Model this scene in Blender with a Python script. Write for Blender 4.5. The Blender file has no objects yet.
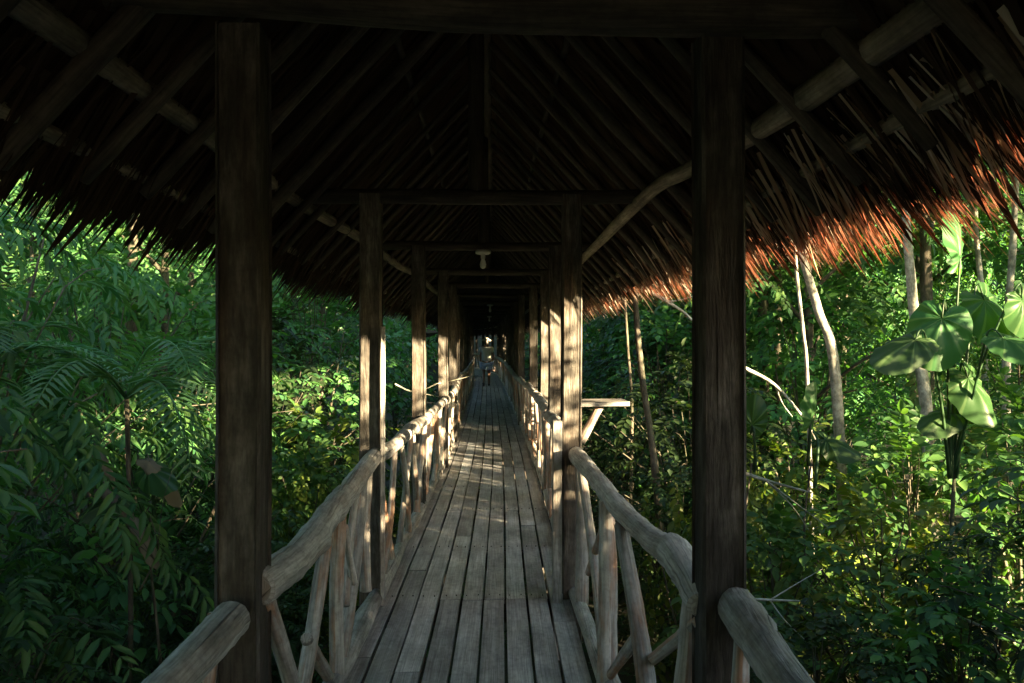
import bpy, bmesh, math, random
import numpy as np
from mathutils import Vector, Matrix

# ---------------------------------------------------------------- camera, world, sun, exposure
scene = bpy.context.scene
EYE = 1.6
FPX = 820.0
cam_d = bpy.data.cameras.new('camera')
cam_d.sensor_width = 36.0
cam_d.lens = FPX / 1024 * 36
cam_d.clip_start = 0.05
cam_d.clip_end = 1000
cam = bpy.data.objects.new('camera', cam_d)
scene.collection.objects.link(cam)
cam.location = (0, 0, EYE)
cam.rotation_euler = (math.radians(90.1), 0, math.radians(-1.54))
scene.camera = cam
cam_d.dof.use_dof = True
cam_d.dof.focus_distance = 6.5
cam_d.dof.aperture_fstop = 11.0

SUN_AZ = Vector((1.0, -0.95, 0.0)).normalized()
SUN_EL = math.atan(0.205 / math.hypot(1.0, 0.95))
SUN = Vector((SUN_AZ.x * math.cos(SUN_EL), SUN_AZ.y * math.cos(SUN_EL), math.sin(SUN_EL)))
world = bpy.data.worlds.new("World")
scene.world = world
world.use_nodes = True
wn = world.node_tree
wn.nodes.clear()
sky = wn.nodes.new('ShaderNodeTexSky')
sky.sky_type = 'NISHITA'
sky.sun_disc = False
sky.sun_elevation = SUN_EL
sky.sun_rotation = math.atan2(SUN_AZ.x, SUN_AZ.y)
sky.air_density = 1.0
sky.dust_density = 1.2
sky.ozone_density = 1.6
bg = wn.nodes.new('ShaderNodeBackground')
bg.inputs[1].default_value = 0.05
wo = wn.nodes.new('ShaderNodeOutputWorld')
wn.links.new(sky.outputs[0], bg.inputs[0])
wn.links.new(bg.outputs[0], wo.inputs[0])
sun_d = bpy.data.lights.new('sun', 'SUN')
sun_d.energy = 5.0
sun_d.angle = math.radians(0.6)
sun_d.color = (1.0, 0.78, 0.46)
sun = bpy.data.objects.new('sun', sun_d)
scene.collection.objects.link(sun)
sun.rotation_euler = SUN.to_track_quat('Z', 'Y').to_euler()
sun.location = (20, -20, 10)
vs = scene.view_settings
vs.view_transform = 'Standard'
vs.look = 'None'
vs.gamma = 1.0
vs.exposure = 3.8
vs.use_curve_mapping = False
scene.cycles.max_bounces = 6
scene.cycles.diffuse_bounces = 2
scene.cycles.transmission_bounces = 4
scene.cycles.use_denoising = True

C = scene.collection
RND = random.Random(7)
YAW = math.radians(1.54)
cR = cam.rotation_euler.to_matrix()

def at(px, py, Y):
    """point of the place seen at a pixel, Y metres along the bridge"""
    d = cR @ Vector(((px - 512) / FPX, (341.5 - py) / FPX, -1.0))
    t = Y / d.y
    return Vector((d.x * t, Y, EYE + d.z * t))

# ---------------------------------------------------------------- materials
def new_mat(name):
    m = bpy.data.materials.new(name)
    m.use_nodes = True
    nt = m.node_tree
    nt.nodes.clear()
    out = nt.nodes.new('ShaderNodeOutputMaterial')
    return m, nt, out

def N(nt, t, **kw):
    n = nt.nodes.new(t)
    for k, v in kw.items():
        setattr(n, k, v)
    return n

def ramp(nt, fac, stops):
    r = N(nt, 'ShaderNodeValToRGB')
    e = r.color_ramp.elements
    while len(e) < len(stops):
        e.new(0.5)
    for i, (p, c) in enumerate(stops):
        e[i].position = p
        e[i].color = (*c, 1)
    nt.links.new(fac, r.inputs[0])
    return r.outputs[0]

def mixc(nt, fac, a, b, mode='MIX'):
    n = N(nt, 'ShaderNodeMix', data_type='RGBA', blend_type=mode)
    if isinstance(fac, (int, float)):
        n.inputs[0].default_value = fac
    else:
        nt.links.new(fac, n.inputs[0])
    for s, v in ((6, a), (7, b)):
        if isinstance(v, tuple):
            n.inputs[s].default_value = (*v, 1)
        else:
            nt.links.new(v, n.inputs[s])
    return n.outputs[2]

def wood_mat(name, dark, mid, light, stain=None, stain_amt=0.45, rough=0.75, bump=0.35, grain=(38, 2.2), crack=0.5):
    m, nt, out = new_mat(name)
    L = nt.links.new
    uv = N(nt, 'ShaderNodeUVMap')
    oi = N(nt, 'ShaderNodeObjectInfo')
    ad = N(nt, 'ShaderNodeVectorMath', operation='ADD')
    mulr = N(nt, 'ShaderNodeMath', operation='MULTIPLY')
    mulr.inputs[1].default_value = 37.0
    L(oi.outputs['Random'], mulr.inputs[0])
    L(uv.outputs[0], ad.inputs[0])
    L(mulr.outputs[0], ad.inputs[1])
    def noise(sx, sy, scale=1, det=5, rough_=0.6):
        mp = N(nt, 'ShaderNodeMapping')
        mp.inputs['Scale'].default_value = (sx, sy, 1)
        L(ad.outputs[0], mp.inputs[0])
        n = N(nt, 'ShaderNodeTexNoise')
        n.inputs['Scale'].default_value = scale
        n.inputs['Detail'].default_value = det
        n.inputs['Roughness'].default_value = rough_
        L(mp.outputs[0], n.inputs[0])
        return n.outputs[0]
    g = noise(grain[0], grain[1])
    base = ramp(nt, g, [(0.25, dark), (0.5, mid), (0.72, light)])
    blot = noise(5, 2.5, 1, 4, 0.65)
    br = ramp(nt, blot, [(0.32, (0.42, 0.42, 0.43)), (0.5, (0.9, 0.9, 0.9)), (0.66, (1.25, 1.23, 1.2))])
    col = mixc(nt, 0.85, base, br, 'MULTIPLY')
    if stain:
        sn = noise(6, 1.2, 1.3, 4, 0.7)
        sf = ramp(nt, sn, [(0.47, (0, 0, 0)), (0.62, (1, 1, 1))])
        sf2 = N(nt, 'ShaderNodeMath', operation='MULTIPLY')
        L(sf, sf2.inputs[0]); sf2.inputs[1].default_value = stain_amt
        col = mixc(nt, sf2.outputs[0], col, stain)
    fg = noise(grain[0] * 5, grain[1] * 2.5, 1, 3, 0.6)
    col = mixc(nt, 0.8, col, ramp(nt, fg, [(0.32, (0.55, 0.54, 0.53)), (0.6, (1.15, 1.15, 1.15))]), 'MULTIPLY')
    sp = noise(32, 26, 1, 4, 0.7)
    col = mixc(nt, 0.6, col, ramp(nt, sp, [(0.3, (0.55, 0.53, 0.5)), (0.5, (1.0, 1.0, 1.0)), (0.72, (1.3, 1.28, 1.25))]), 'MULTIPLY')
    ck = noise(55, 1.1, 1, 3, 0.5)
    cf = ramp(nt, ck, [(0.30, (0.25, 0.22, 0.2)), (0.37, (1, 1, 1))])
    col = mixc(nt, crack, col, cf, 'MULTIPLY')
    # tone of each piece
    hv = N(nt, 'ShaderNodeHueSaturation')
    mr = N(nt, 'ShaderNodeMapRange')
    mr.inputs[3].default_value = 0.75; mr.inputs[4].default_value = 1.22
    L(oi.outputs['Random'], mr.inputs[0]); L(mr.outputs[0], hv.inputs['Value'])
    L(col, hv.inputs['Color'])
    p = N(nt, 'ShaderNodeBsdfPrincipled')
    L(hv.outputs[0], p.inputs['Base Color'])
    p.inputs['Roughness'].default_value = rough
    p.inputs['Specular IOR Level'].default_value = 0.3
    b = N(nt, 'ShaderNodeBump')
    b.inputs['Strength'].default_value = bump
    b.inputs['Distance'].default_value = 0.006
    s = N(nt, 'ShaderNodeMath', operation='MULTIPLY')
    ga = N(nt, 'ShaderNodeMath', operation='ADD'); L(g, ga.inputs[0]); L(fg, ga.inputs[1])
    L(ga.outputs[0], s.inputs[0]); L(cf, s.inputs[1])
    L(s.outputs[0], b.inputs['Height']); L(b.outputs[0], p.inputs['Normal'])
    L(p.outputs[0], out.inputs[0])
    return m

M = {}
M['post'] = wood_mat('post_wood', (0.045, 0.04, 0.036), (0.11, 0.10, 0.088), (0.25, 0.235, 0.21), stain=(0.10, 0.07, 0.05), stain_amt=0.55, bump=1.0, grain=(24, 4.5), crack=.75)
M['post_shaded'] = wood_mat('shaded_post_wood', (0.02, 0.018, 0.016), (0.05, 0.045, 0.04), (0.13, 0.12, 0.11), stain=(0.05, 0.035, 0.025), stain_amt=0.5, bump=1.2, grain=(18, 4.0), crack=.8)  # darker copy of the post wood: shade at the near end put into colour
M['plank'] = wood_mat('deck_wood', (0.28, 0.28, 0.29), (0.44, 0.44, 0.455), (0.56, 0.56, 0.58), stain=(0.31, 0.29, 0.27), stain_amt=0.5, rough=0.5, bump=0.35, grain=(55, 1.4), crack=0.35)
M['plank_pale'] = wood_mat('pale_deck_wood', (0.4, 0.41, 0.44), (0.55, 0.56, 0.59), (0.65, 0.66, 0.69), rough=0.5, bump=0.3, grain=(55, 1.4), crack=0.25)
M['rail'] = wood_mat('peeled_log', (0.24, 0.235, 0.225), (0.44, 0.43, 0.415), (0.58, 0.57, 0.55), stain=(0.26, 0.18, 0.12), stain_amt=0.4, rough=0.6, bump=0.9, grain=(30, 3.0), crack=0.75)
M['baluster'] = wood_mat('branch_wood', (0.24, 0.225, 0.21), (0.42, 0.40, 0.37), (0.54, 0.51, 0.48), stain=(0.36, 0.15, 0.06), stain_amt=0.75, rough=0.7, bump=0.5, grain=(20, 1.6), crack=0.4)
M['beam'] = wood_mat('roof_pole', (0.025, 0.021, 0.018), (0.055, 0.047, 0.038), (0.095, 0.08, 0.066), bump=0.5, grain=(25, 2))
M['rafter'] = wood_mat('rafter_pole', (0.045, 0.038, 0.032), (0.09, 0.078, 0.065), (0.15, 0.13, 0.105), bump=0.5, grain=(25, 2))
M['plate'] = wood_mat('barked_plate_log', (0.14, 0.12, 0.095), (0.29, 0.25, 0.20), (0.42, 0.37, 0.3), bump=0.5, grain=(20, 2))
M['bark'] = wood_mat('pale_bark', (0.16, 0.15, 0.12), (0.42, 0.40, 0.35), (0.62, 0.6, 0.54), stain=(0.10, 0.12, 0.06), stain_amt=0.6, rough=0.8, bump=0.5, grain=(9, 9), crack=0.2)
M['dark_bark'] = wood_mat('dark_bark', (0.05, 0.045, 0.035), (0.11, 0.095, 0.07), (0.17, 0.15, 0.12), stain=(0.05, 0.07, 0.03), stain_amt=0.6, rough=0.85, bump=0.6, grain=(18, 5))

def leaf_mat(name, cols, trans=None, gloss=0.25, tfac=0.35, veins=0, rough=0.42):
    """cols: ramp over a random value per leaf"""
    m, nt, out = new_mat(name)
    L = nt.links.new
    geo = N(nt, 'ShaderNodeNewGeometry')
    oi = N(nt, 'ShaderNodeObjectInfo')
    n = len(cols)
    c = ramp(nt, geo.outputs['Random Per Island'], [(i / max(1, n - 1), x) for i, x in enumerate(cols)])
    mr = N(nt, 'ShaderNodeMapRange')
    mr.inputs[3].default_value = 0.7; mr.inputs[4].default_value = 1.3
    L(oi.outputs['Random'], mr.inputs[0])
    mh = N(nt, 'ShaderNodeMapRange')
    mh.inputs[3].default_value = 0.475; mh.inputs[4].default_value = 0.52
    L(oi.outputs['Random'], mh.inputs[0])
    hv = N(nt, 'ShaderNodeHueSaturation')
    L(mr.outputs[0], hv.inputs['Value']); L(mh.outputs[0], hv.inputs['Hue']); L(c, hv.inputs['Color'])
    col = hv.outputs[0]
    height = None
    if veins:
        uv = N(nt, 'ShaderNodeUVMap')
        sep = N(nt, 'ShaderNodeSeparateXYZ')
        L(uv.outputs[0], sep.inputs[0])
        at2 = N(nt, 'ShaderNodeMath', operation='ARCTAN2')
        L(sep.outputs[0], at2.inputs[0]); L(sep.outputs[1], at2.inputs[1])
        mu = N(nt, 'ShaderNodeMath', operation='MULTIPLY'); mu.inputs[1].default_value = veins
        L(at2.outputs[0], mu.inputs[0])
        si = N(nt, 'ShaderNodeMath', operation='COSINE'); L(mu.outputs[0], si.inputs[0])
        vf = ramp(nt, si.outputs[0], [(0.86, (0, 0, 0)), (0.98, (1, 1, 1))])
        vm = N(nt, 'ShaderNodeMath', operation='MULTIPLY'); vm.inputs[1].default_value = 0.35
        L(vf, vm.inputs[0])
        col = mixc(nt, vm.outputs[0], col, (0.16, 0.24, 0.10))
        height = si.outputs[0]
    p = N(nt, 'ShaderNodeBsdfPrincipled')
    L(col, p.inputs['Base Color'])
    p.inputs['Roughness'].default_value = rough
    p.inputs['Specular IOR Level'].default_value = gloss
    if height is not None:
        b = N(nt, 'ShaderNodeBump'); b.inputs['Strength'].default_value = 0.5; b.inputs['Distance'].default_value = 0.01
        L(height, b.inputs['Height']); L(b.outputs[0], p.inputs['Normal'])
    tr = N(nt, 'ShaderNodeBsdfTranslucent')
    if trans:
        tc = mixc(nt, 1.0, col, trans, 'MULTIPLY')
        L(tc, tr.inputs[0])
    else:
        L(col, tr.inputs[0])
    mx = N(nt, 'ShaderNodeMixShader')
    mx.inputs[0].default_value = tfac
    L(p.outputs[0], mx.inputs[1]); L(tr.outputs[0], mx.inputs[2])
    L(mx.outputs[0], out.inputs[0])
    return m

M['leaf'] = leaf_mat('broad_leaf', [(0.03, 0.085, 0.03), (0.06, 0.16, 0.05), (0.10, 0.21, 0.055), (0.045, 0.125, 0.055)], (1.5, 1.7, 0.5))
M['leaf_cool'] = leaf_mat('cool_leaf', [(0.035, 0.115, 0.05), (0.065, 0.18, 0.065), (0.105, 0.225, 0.065), (0.05, 0.13, 0.055)], (1.4, 1.6, 0.6))
M['leaf_bright'] = leaf_mat('young_leaf', [(0.06, 0.13, 0.03), (0.11, 0.19, 0.035), (0.17, 0.23, 0.045), (0.05, 0.12, 0.035)], (1.5, 1.5, 0.4))
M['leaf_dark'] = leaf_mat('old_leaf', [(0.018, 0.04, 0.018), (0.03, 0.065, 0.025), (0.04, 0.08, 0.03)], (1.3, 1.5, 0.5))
M['frond'] = leaf_mat('palm_frond', [(0.06, 0.16, 0.07), (0.10, 0.22, 0.09), (0.08, 0.19, 0.08)], (1.4, 1.6, 0.5), gloss=0.35)
M['ear'] = leaf_mat('elephant_ear', [(0.018, 0.058, 0.02), (0.035, 0.09, 0.026), (0.025, 0.07, 0.03)], (2.0, 2.2, 0.4), gloss=0.22, tfac=0.4, veins=9.0)
M['dead'] = leaf_mat('dead_leaf', [(0.12, 0.11, 0.09), (0.17, 0.155, 0.125), (0.14, 0.12, 0.09), (0.10, 0.085, 0.07)], (1.2, 0.9, 0.6), gloss=0.1, tfac=0.25)
M['litter'] = leaf_mat('mixed_litter', [(0.12, 0.07, 0.04), (0.03, 0.07, 0.025), (0.2, 0.12, 0.07), (0.05, 0.09, 0.03), (0.10, 0.05, 0.03)], (1.2, 1.0, 0.6), gloss=0.1, tfac=0.2)
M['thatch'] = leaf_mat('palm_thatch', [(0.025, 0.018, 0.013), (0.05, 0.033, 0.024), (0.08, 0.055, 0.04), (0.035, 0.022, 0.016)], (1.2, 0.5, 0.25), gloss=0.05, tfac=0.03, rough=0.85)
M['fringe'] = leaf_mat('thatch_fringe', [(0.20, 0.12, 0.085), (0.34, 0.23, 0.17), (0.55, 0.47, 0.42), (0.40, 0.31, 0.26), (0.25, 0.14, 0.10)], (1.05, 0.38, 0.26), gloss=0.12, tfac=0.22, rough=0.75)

def plain(name, col, rough=0.6, metal=0.0, noise_scale=0, noise_col=None):
    m, nt, out = new_mat(name)
    p = N(nt, 'ShaderNodeBsdfPrincipled')
    p.inputs['Roughness'].default_value = rough
    p.inputs['Metallic'].default_value = metal
    if noise_scale:
        tc = N(nt, 'ShaderNodeTexCoord')
        no = N(nt, 'ShaderNodeTexNoise'); no.inputs['Scale'].default_value = noise_scale
        no.inputs['Detail'].default_value = 4
        nt.links.new(tc.outputs['Object'], no.inputs[0])
        c = ramp(nt, no.outputs[0], [(0.4, col), (0.6, noise_col)])
        nt.links.new(c, p.inputs['Base Color'])
    else:
        p.inputs['Base Color'].default_value = (*col, 1)
    nt.links.new(p.outputs[0], out.inputs[0])
    return m
M['soil'] = plain('forest_soil', (0.025, 0.02, 0.013), 0.95, 0, 3.0, (0.03, 0.038, 0.018))
M['glass'] = plain('bulb_glass', (0.75, 0.75, 0.72), 0.15)
M['holder'] = plain('lamp_holder', (0.5, 0.5, 0.47), 0.4)
M['wire'] = plain('wire', (0.03, 0.03, 0.03), 0.5)
M['skin'] = plain('skin', (0.16, 0.09, 0.06), 0.6)
M['shirt'] = plain('grey_shirt', (0.42, 0.45, 0.43), 0.9, 0, 30, (0.5, 0.52, 0.5))
M['blue'] = plain('blue_cloth', (0.25, 0.38, 0.75), 0.85, 0, 14, (0.6, 0.68, 0.85))
M['straw'] = plain('straw', (0.55, 0.52, 0.45), 0.8, 0, 60, (0.42, 0.4, 0.33))
M['hair'] = plain('hair', (0.02, 0.015, 0.01), 0.5)
M['shoe'] = plain('shoe', (0.02, 0.02, 0.022), 0.5)
M['bagcloth'] = plain('bag_cloth', (0.6, 0.45, 0.42), 0.8)

# ---------------------------------------------------------------- helpers
def tag(o, label=None, cat=None, group=None, kind=None):
    if label: o['label'] = label
    if cat: o['category'] = cat
    if group: o['group'] = group
    if kind: o['kind'] = kind
    return o

def empty(name, loc, rz=0.0, scale=1.0):
    o = bpy.data.objects.new(name, None)
    o.empty_display_size = 0.1
    C.objects.link(o)
    o.location = loc
    o.rotation_euler = (0, 0, rz)
    o.scale = (scale,) * 3
    return o

class MB:
    def __init__(self):
        self.v, self.f, self.uv, self.sm = [], [], [], []
    def face(self, idx, uvs, smooth=False):
        self.f.append(idx); self.uv.extend(uvs); self.sm.append(smooth)
    def prism(self, a, b, w, h, up=Vector((0, 0, 1)), twist=0.0, jit=0.0, rnd=RND, w2=None, h2=None):
        """squared timber from a to b"""
        a, b = Vector(a), Vector(b)
        d = (b - a).normalized()
        side = d.cross(Vector(up)).normalized()
        upv = side.cross(d).normalized()
        L = (b - a).length
        w2 = w2 or w; h2 = h2 or h
        n = max(1, int(L / 0.5)) if jit else 1
        i0 = len(self.v)
        bev = min(w, h) * 0.07
        for k in range(n + 1):
            t = k / n
            ww, hh = w + (w2 - w) * t, h + (h2 - h) * t
            c = a.lerp(b, t)
            if jit and 0 < k < n:
                c = c + side * rnd.uniform(-jit, jit) + upv * rnd.uniform(-jit, jit)
            for sx, sy in ((-1, -1), (1, -1), (1, 1), (-1, 1)):
                for q in (0, 1):
                    bx = bev if (q == 0) == (sx * sy > 0) else 0
                    by = bev if bx == 0 else 0
                    j1 = rnd.uniform(-jit, jit) * 0.4 if jit else 0
                    self.v.append(c + side * (sx * (ww / 2 - bx) + j1) + upv * (sy * (hh / 2 - by) + j1))
        per = [0]
        o = self.v
        for q in range(8):
            per.append(per[-1] + (o[i0 + q] - o[i0 + (q + 1) % 8]).length)
        for k in range(n):
            y0, y1 = L * k / n, L * (k + 1) / n
            for q in range(8):
                p, r = i0 + k * 8 + q, i0 + k * 8 + (q + 1) % 8
                self.face([p, r, r + 8, p + 8], [(per[q], y0), (per[q + 1], y0), (per[q + 1], y1), (per[q], y1)])
        self.face([i0 + q for q in reversed(range(8))], [(0.3 * w * math.cos(q), 0.3 * w * math.sin(q)) for q in range(8)])
        self.face([i0 + n * 8 + q for q in range(8)], [(0.3 * w * math.cos(q), 0.3 * w * math.sin(q)) for q in range(8)])
        return self
    def tube(self, pts, radii, seg=10, jit=0.0, sub=4, rnd=RND, knots=0):
        """round log through pts with a rounded, uneven outline"""
        pts = [Vector(p) for p in pts]
        if not isinstance(radii, (list, tuple)):
            radii = [radii] * len(pts)
        P, R = [], []
        n = len(pts)
        for i in range(n - 1):
            p0 = pts[max(0, i - 1)]; p1 = pts[i]; p2 = pts[i + 1]; p3 = pts[min(n - 1, i + 2)]
            for k in range(sub):
                t = k / sub
                q = 0.5 * ((2 * p1) + (p2 - p0) * t + (2 * p0 - 5 * p1 + 4 * p2 - p3) * t * t + (3 * p1 - p0 - 3 * p2 + p3) * t ** 3)
                P.append(q); R.append(radii[i] * (1 - t) + radii[i + 1] * t)
        P.append(pts[-1]); R.append(radii[-1])
        i0 = len(self.v)
        L = 0.0; Ls = []
        lob = rnd.uniform(0, 6.28)
        kn = [(rnd.uniform(0.1, 0.9) * len(P), rnd.uniform(0, 6.28), rnd.uniform(0.15, 0.3)) for _ in range(knots)]
        ref = None
        for i, p in enumerate(P):
            d = (P[min(i + 1, len(P) - 1)] - P[max(i - 1, 0)]).normalized()
            if ref is None:
                ref = Vector((0, 0, 1)) if abs(d.z) < 0.8 else Vector((1, 0, 0))
            s = d.cross(ref).normalized(); u = s.cross(d).normalized(); ref = u
            if i: L += (P[i] - P[i - 1]).length
            Ls.append(L)
            rj = 1 + rnd.uniform(-jit, jit)
            for q in range(seg):
                a = 2 * math.pi * q / seg
                r = R[i] * rj * (1 + jit * 0.8 * math.sin(2 * a + lob + L * 1.3) + jit * rnd.uniform(-.3, .3))
                for (ki, ka, kr) in kn:
                    r += R[i] * kr * math.exp(-((i - ki) / 0.8) ** 2) * max(0, math.cos(a - ka)) ** 3
                self.v.append(p + (s * math.cos(a) + u * math.sin(a)) * r)
        rr = max(0.01, sum(R) / len(R))
        for i in range(len(P) - 1):
            for q in range(seg):
                p, r = i0 + i * seg + q, i0 + i * seg + (q + 1) % seg
                u0, u1 = 2 * math.pi * rr * q / seg, 2 * math.pi * rr * (q + 1) / seg
                self.face([p, r, r + seg, p + seg], [(u0, Ls[i]), (u1, Ls[i]), (u1, Ls[i + 1]), (u0, Ls[i + 1])], True)
        # rounded ends
        for end, base in ((0, i0), (1, i0 + (len(P) - 1) * seg)):
            p = P[-1] if end else P[0]
            q2 = P[-2] if end else P[1]
            d = (p - q2).normalized()
            j0 = len(self.v)
            for q in range(seg):
                self.v.append(p + (self.v[base + q] - p) * 0.8 + d * R[-1 if end else 0] * 0.16)
            for q in range(seg):
                a_, b_ = base + q, base + (q + 1) % seg
                c_, d_ = j0 + (q + 1) % seg, j0 + q
                f = [a_, b_, c_, d_] if end else [b_, a_, d_, c_]
                self.face(f, [(0, 0), (0.02, 0), (0.02, 0.02), (0, 0.02)], False)
            ring = [j0 + q for q in range(seg)]
            if not end: ring.reverse()
            self.face(ring, [(rr * math.cos(q), rr * math.sin(q) * 0.2) for q in range(seg)])
        return self
    def build(self, name, mat, parent=None, loc=None):
        me = bpy.data.meshes.new(name)
        me.from_pydata([tuple(p) for p in self.v], [], self.f)
        uvl = me.uv_layers.new(name='UVMap')
        uvl.data.foreach_set('uv', np.array(self.uv, dtype=np.float32).ravel())
        me.polygons.foreach_set('use_smooth', np.array(self.sm, dtype=bool))
        me.materials.append(mat)
        o = bpy.data.objects.new(name, me)
        C.objects.link(o)
        if parent is not None: o.parent = parent
        if loc is not None: o.location = loc
        return o

# leaf templates: x across (-.5...5), y along (0..1), z normal
T_OVATE = (np.array([(0, 0, 0), (-.42, .28, .05), (-.40, .62, .05), (0, 1, -.12), (.40, .62, .05), (.42, .28, .05), (0, .45, -.05)]),
           [(0, 6, 2, 1), (6, 3, 2), (0, 5, 4, 6), (6, 4, 3)])
T_NARROW = (np.array([(0, 0, 0), (-.5, .3, .02), (0, 1, -.25), (.5, .3, .02), (0, .5, -.06)]),
            [(0, 4, 2, 1), (0, 3, 2, 4)])
T_STRIP = (np.array([(-.5, 0, 0), (.5, 0, 0), (.55, .5, -.02), (-.45, .5, -.02), (.1, 1, -.08)]),
           [(0, 1, 2, 3), (3, 2, 4)])

def heart_template(seed):
    r = random.Random(seed)
    na, nr = 36, 5
    V = [(0, 0, 0)]; UV = [(0, 0)]
    for k in range(1, nr + 1):
        f = k / nr
        for i in range(na):
            a = 2 * math.pi * i / na            # 0 = tip direction
            ca = math.cos(a)
            R = 0.46 + 0.12 * ca + 0.24 * max(0, ca) ** 5 - .05 * abs(math.sin(a))
            notch = max(0, -ca) ** 10
            R = R * (1 - 0.75 * notch) + 0.06 * (max(0, -ca) ** 2)
            x, y = math.sin(a) * R * f, ca * R * f
            z = (0.05 * f - 0.16 * f * f) * abs(math.sin(a)) ** 1.2 - 0.14 * max(0, ca) * f ** 3 + 0.014 * math.cos(9 * a) * f * 1.2 + 0.035 * f * math.sin(3 * a + seed) + 0.022 * f * f * math.sin(11 * a + seed * 2) + r.uniform(-.012, .012)
            V.append((x, y, z)); UV.append((math.sin(a) * f, math.cos(a) * f))
    F = []
    for i in range(na):
        j = (i + 1) % na
        F.append((0, 1 + j, 1 + i))
        for k in range(nr - 1):
            a0 = 1 + k * na
            F.append((a0 + i, a0 + j, a0 + na + j, a0 + na + i))
    return (np.array(V), F, np.array(UV))

class Leaves:
    def __init__(self): self.b = {}
    def add(self, tmpl, pos, d, n, length, width):
        self.b.setdefault(tmpl, []).append((pos, d, n, length, width))
    def build(self, name, mat, parent=None, smooth=True):
        V, loops, starts, UV = [], [], [], []
        vo = 0; lo = 0
        for tn, items in self.b.items():
            T = TEMPL[tn]
            tv, tf = T[0], T[1]
            tuv = T[2] if len(T) > 2 else tv[:, :2]
            P = np.array([tuple(i[0]) for i in items]); D = np.array([tuple(i[1]) for i in items]); Nn = np.array([tuple(i[2]) for i in items])
            Ln = np.array([i[3] for i in items]); W = np.array([i[4] for i in items])
            D /= np.linalg.norm(D, axis=1, keepdims=True) + 1e-9
            S = np.cross(D, Nn); S /= np.linalg.norm(S, axis=1, keepdims=True) + 1e-9
            U = np.cross(S, D)
            vv = (P[:, None, :] + S[:, None, :] * (tv[None, :, 0:1] * W[:, None, None]) + D[:, None, :] * (tv[None, :, 1:2] * Ln[:, None, None]) + U[:, None, :] * (tv[None, :, 2:3] * Ln[:, None, None]))
            m = len(items); nv = len(tv)
            V.append(vv.reshape(-1, 3))
            fl = np.concatenate([np.array(f) for f in tf]); fs = np.array([len(f) for f in tf])
            ll = (fl[None, :] + (np.arange(m) * nv)[:, None] + vo).ravel()
            loops.append(ll)
            st = np.concatenate([[0], np.cumsum(fs)[:-1]])
            starts.append((st[None, :] + (np.arange(m) * len(fl))[:, None] + lo).ravel())
            UV.append(np.tile(tuv[fl], (m, 1)))
            vo += m * nv; lo += m * len(fl)
        V = np.concatenate(V).astype(np.float32); loops = np.concatenate(loops).astype(np.int32); starts = np.concatenate(starts).astype(np.int32)
        me = bpy.data.meshes.new(name)
        me.vertices.add(len(V)); me.vertices.foreach_set('co', V.ravel())
        me.loops.add(len(loops)); me.loops.foreach_set('vertex_index', loops)
        me.polygons.add(len(starts)); me.polygons.foreach_set('loop_start', starts)
        me.update(calc_edges=True)
        uvl = me.uv_layers.new(name='UVMap')
        uvl.data.foreach_set('uv', np.concatenate(UV).astype(np.float32).ravel())
        me.polygons.foreach_set('use_smooth', np.full(len(starts), smooth))
        me.materials.append(mat)
        me.validate()
        o = bpy.data.objects.new(name, me)
        C.objects.link(o)
        if parent is not None: o.parent = parent
        return o

TEMPL = {'ovate': T_OVATE, 'narrow': T_NARROW, 'strip': T_STRIP}
for i in range(3): TEMPL['heart%d' % i] = heart_template(i)

def rvec(r, s=1.0):
    while True:
        v = Vector((r.uniform(-1, 1), r.uniform(-1, 1), r.uniform(-1, 1)))
        if 0.01 < v.length < 1: return v.normalized() * s

# ---------------------------------------------------------------- terrain
def sstep(a, b, x):
    t = min(1, max(0, (x - a) / (b - a)))
    return t * t * (3 - 2 * t)

def ground_z(x, y):
    z = -1.9 + 0.12 * math.sin(x * 0.9 + 1) * math.cos(y * 0.7) + 0.2 * math.sin(x * 0.31 + y * 0.23)
    ax = abs(x)
    side = sstep(4, 14, ax) * 1.2 + sstep(14, 50, ax) * 11
    if x > 0: side *= sstep(0, 22, y)
    else: side *= 0.3 + 0.7 * sstep(-30, 0, y)
    z += side + sstep(48, 85, y) * 12 * (1 - 0.2 * sstep(0, 40, ax))
    if x > -10: z = min(z, z)
    return z

def axis(fine_lo, fine_hi, lo, hi, fs, cs):
    a = list(np.arange(fine_lo, fine_hi, fs))
    step = cs; v = fine_hi
    while v < hi: a.append(v); v += step; step *= 1.25
    a.append(hi)
    b = []; step = cs; v = fine_lo - cs
    while v > lo: b.append(v); step *= 1.25; v -= step
    b.append(lo)
    return b[::-1] + a
xs = axis(-30, 30, -600, 600, 1.0, 2.0); ys = axis(-12, 60, -600, 600, 1.0, 2.0)
g = MB()
for y in ys:
    for x in xs: g.v.append(Vector((x, y, ground_z(x, y))))
nx = len(xs)
for j in range(len(ys) - 1):
    for i in range(nx - 1):
        a = j * nx + i
        g.face([a, a + 1, a + nx + 1, a + nx], [(0, 0)] * 4, True)
tag(g.build('ground', M['soil']), kind='structure')

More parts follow.
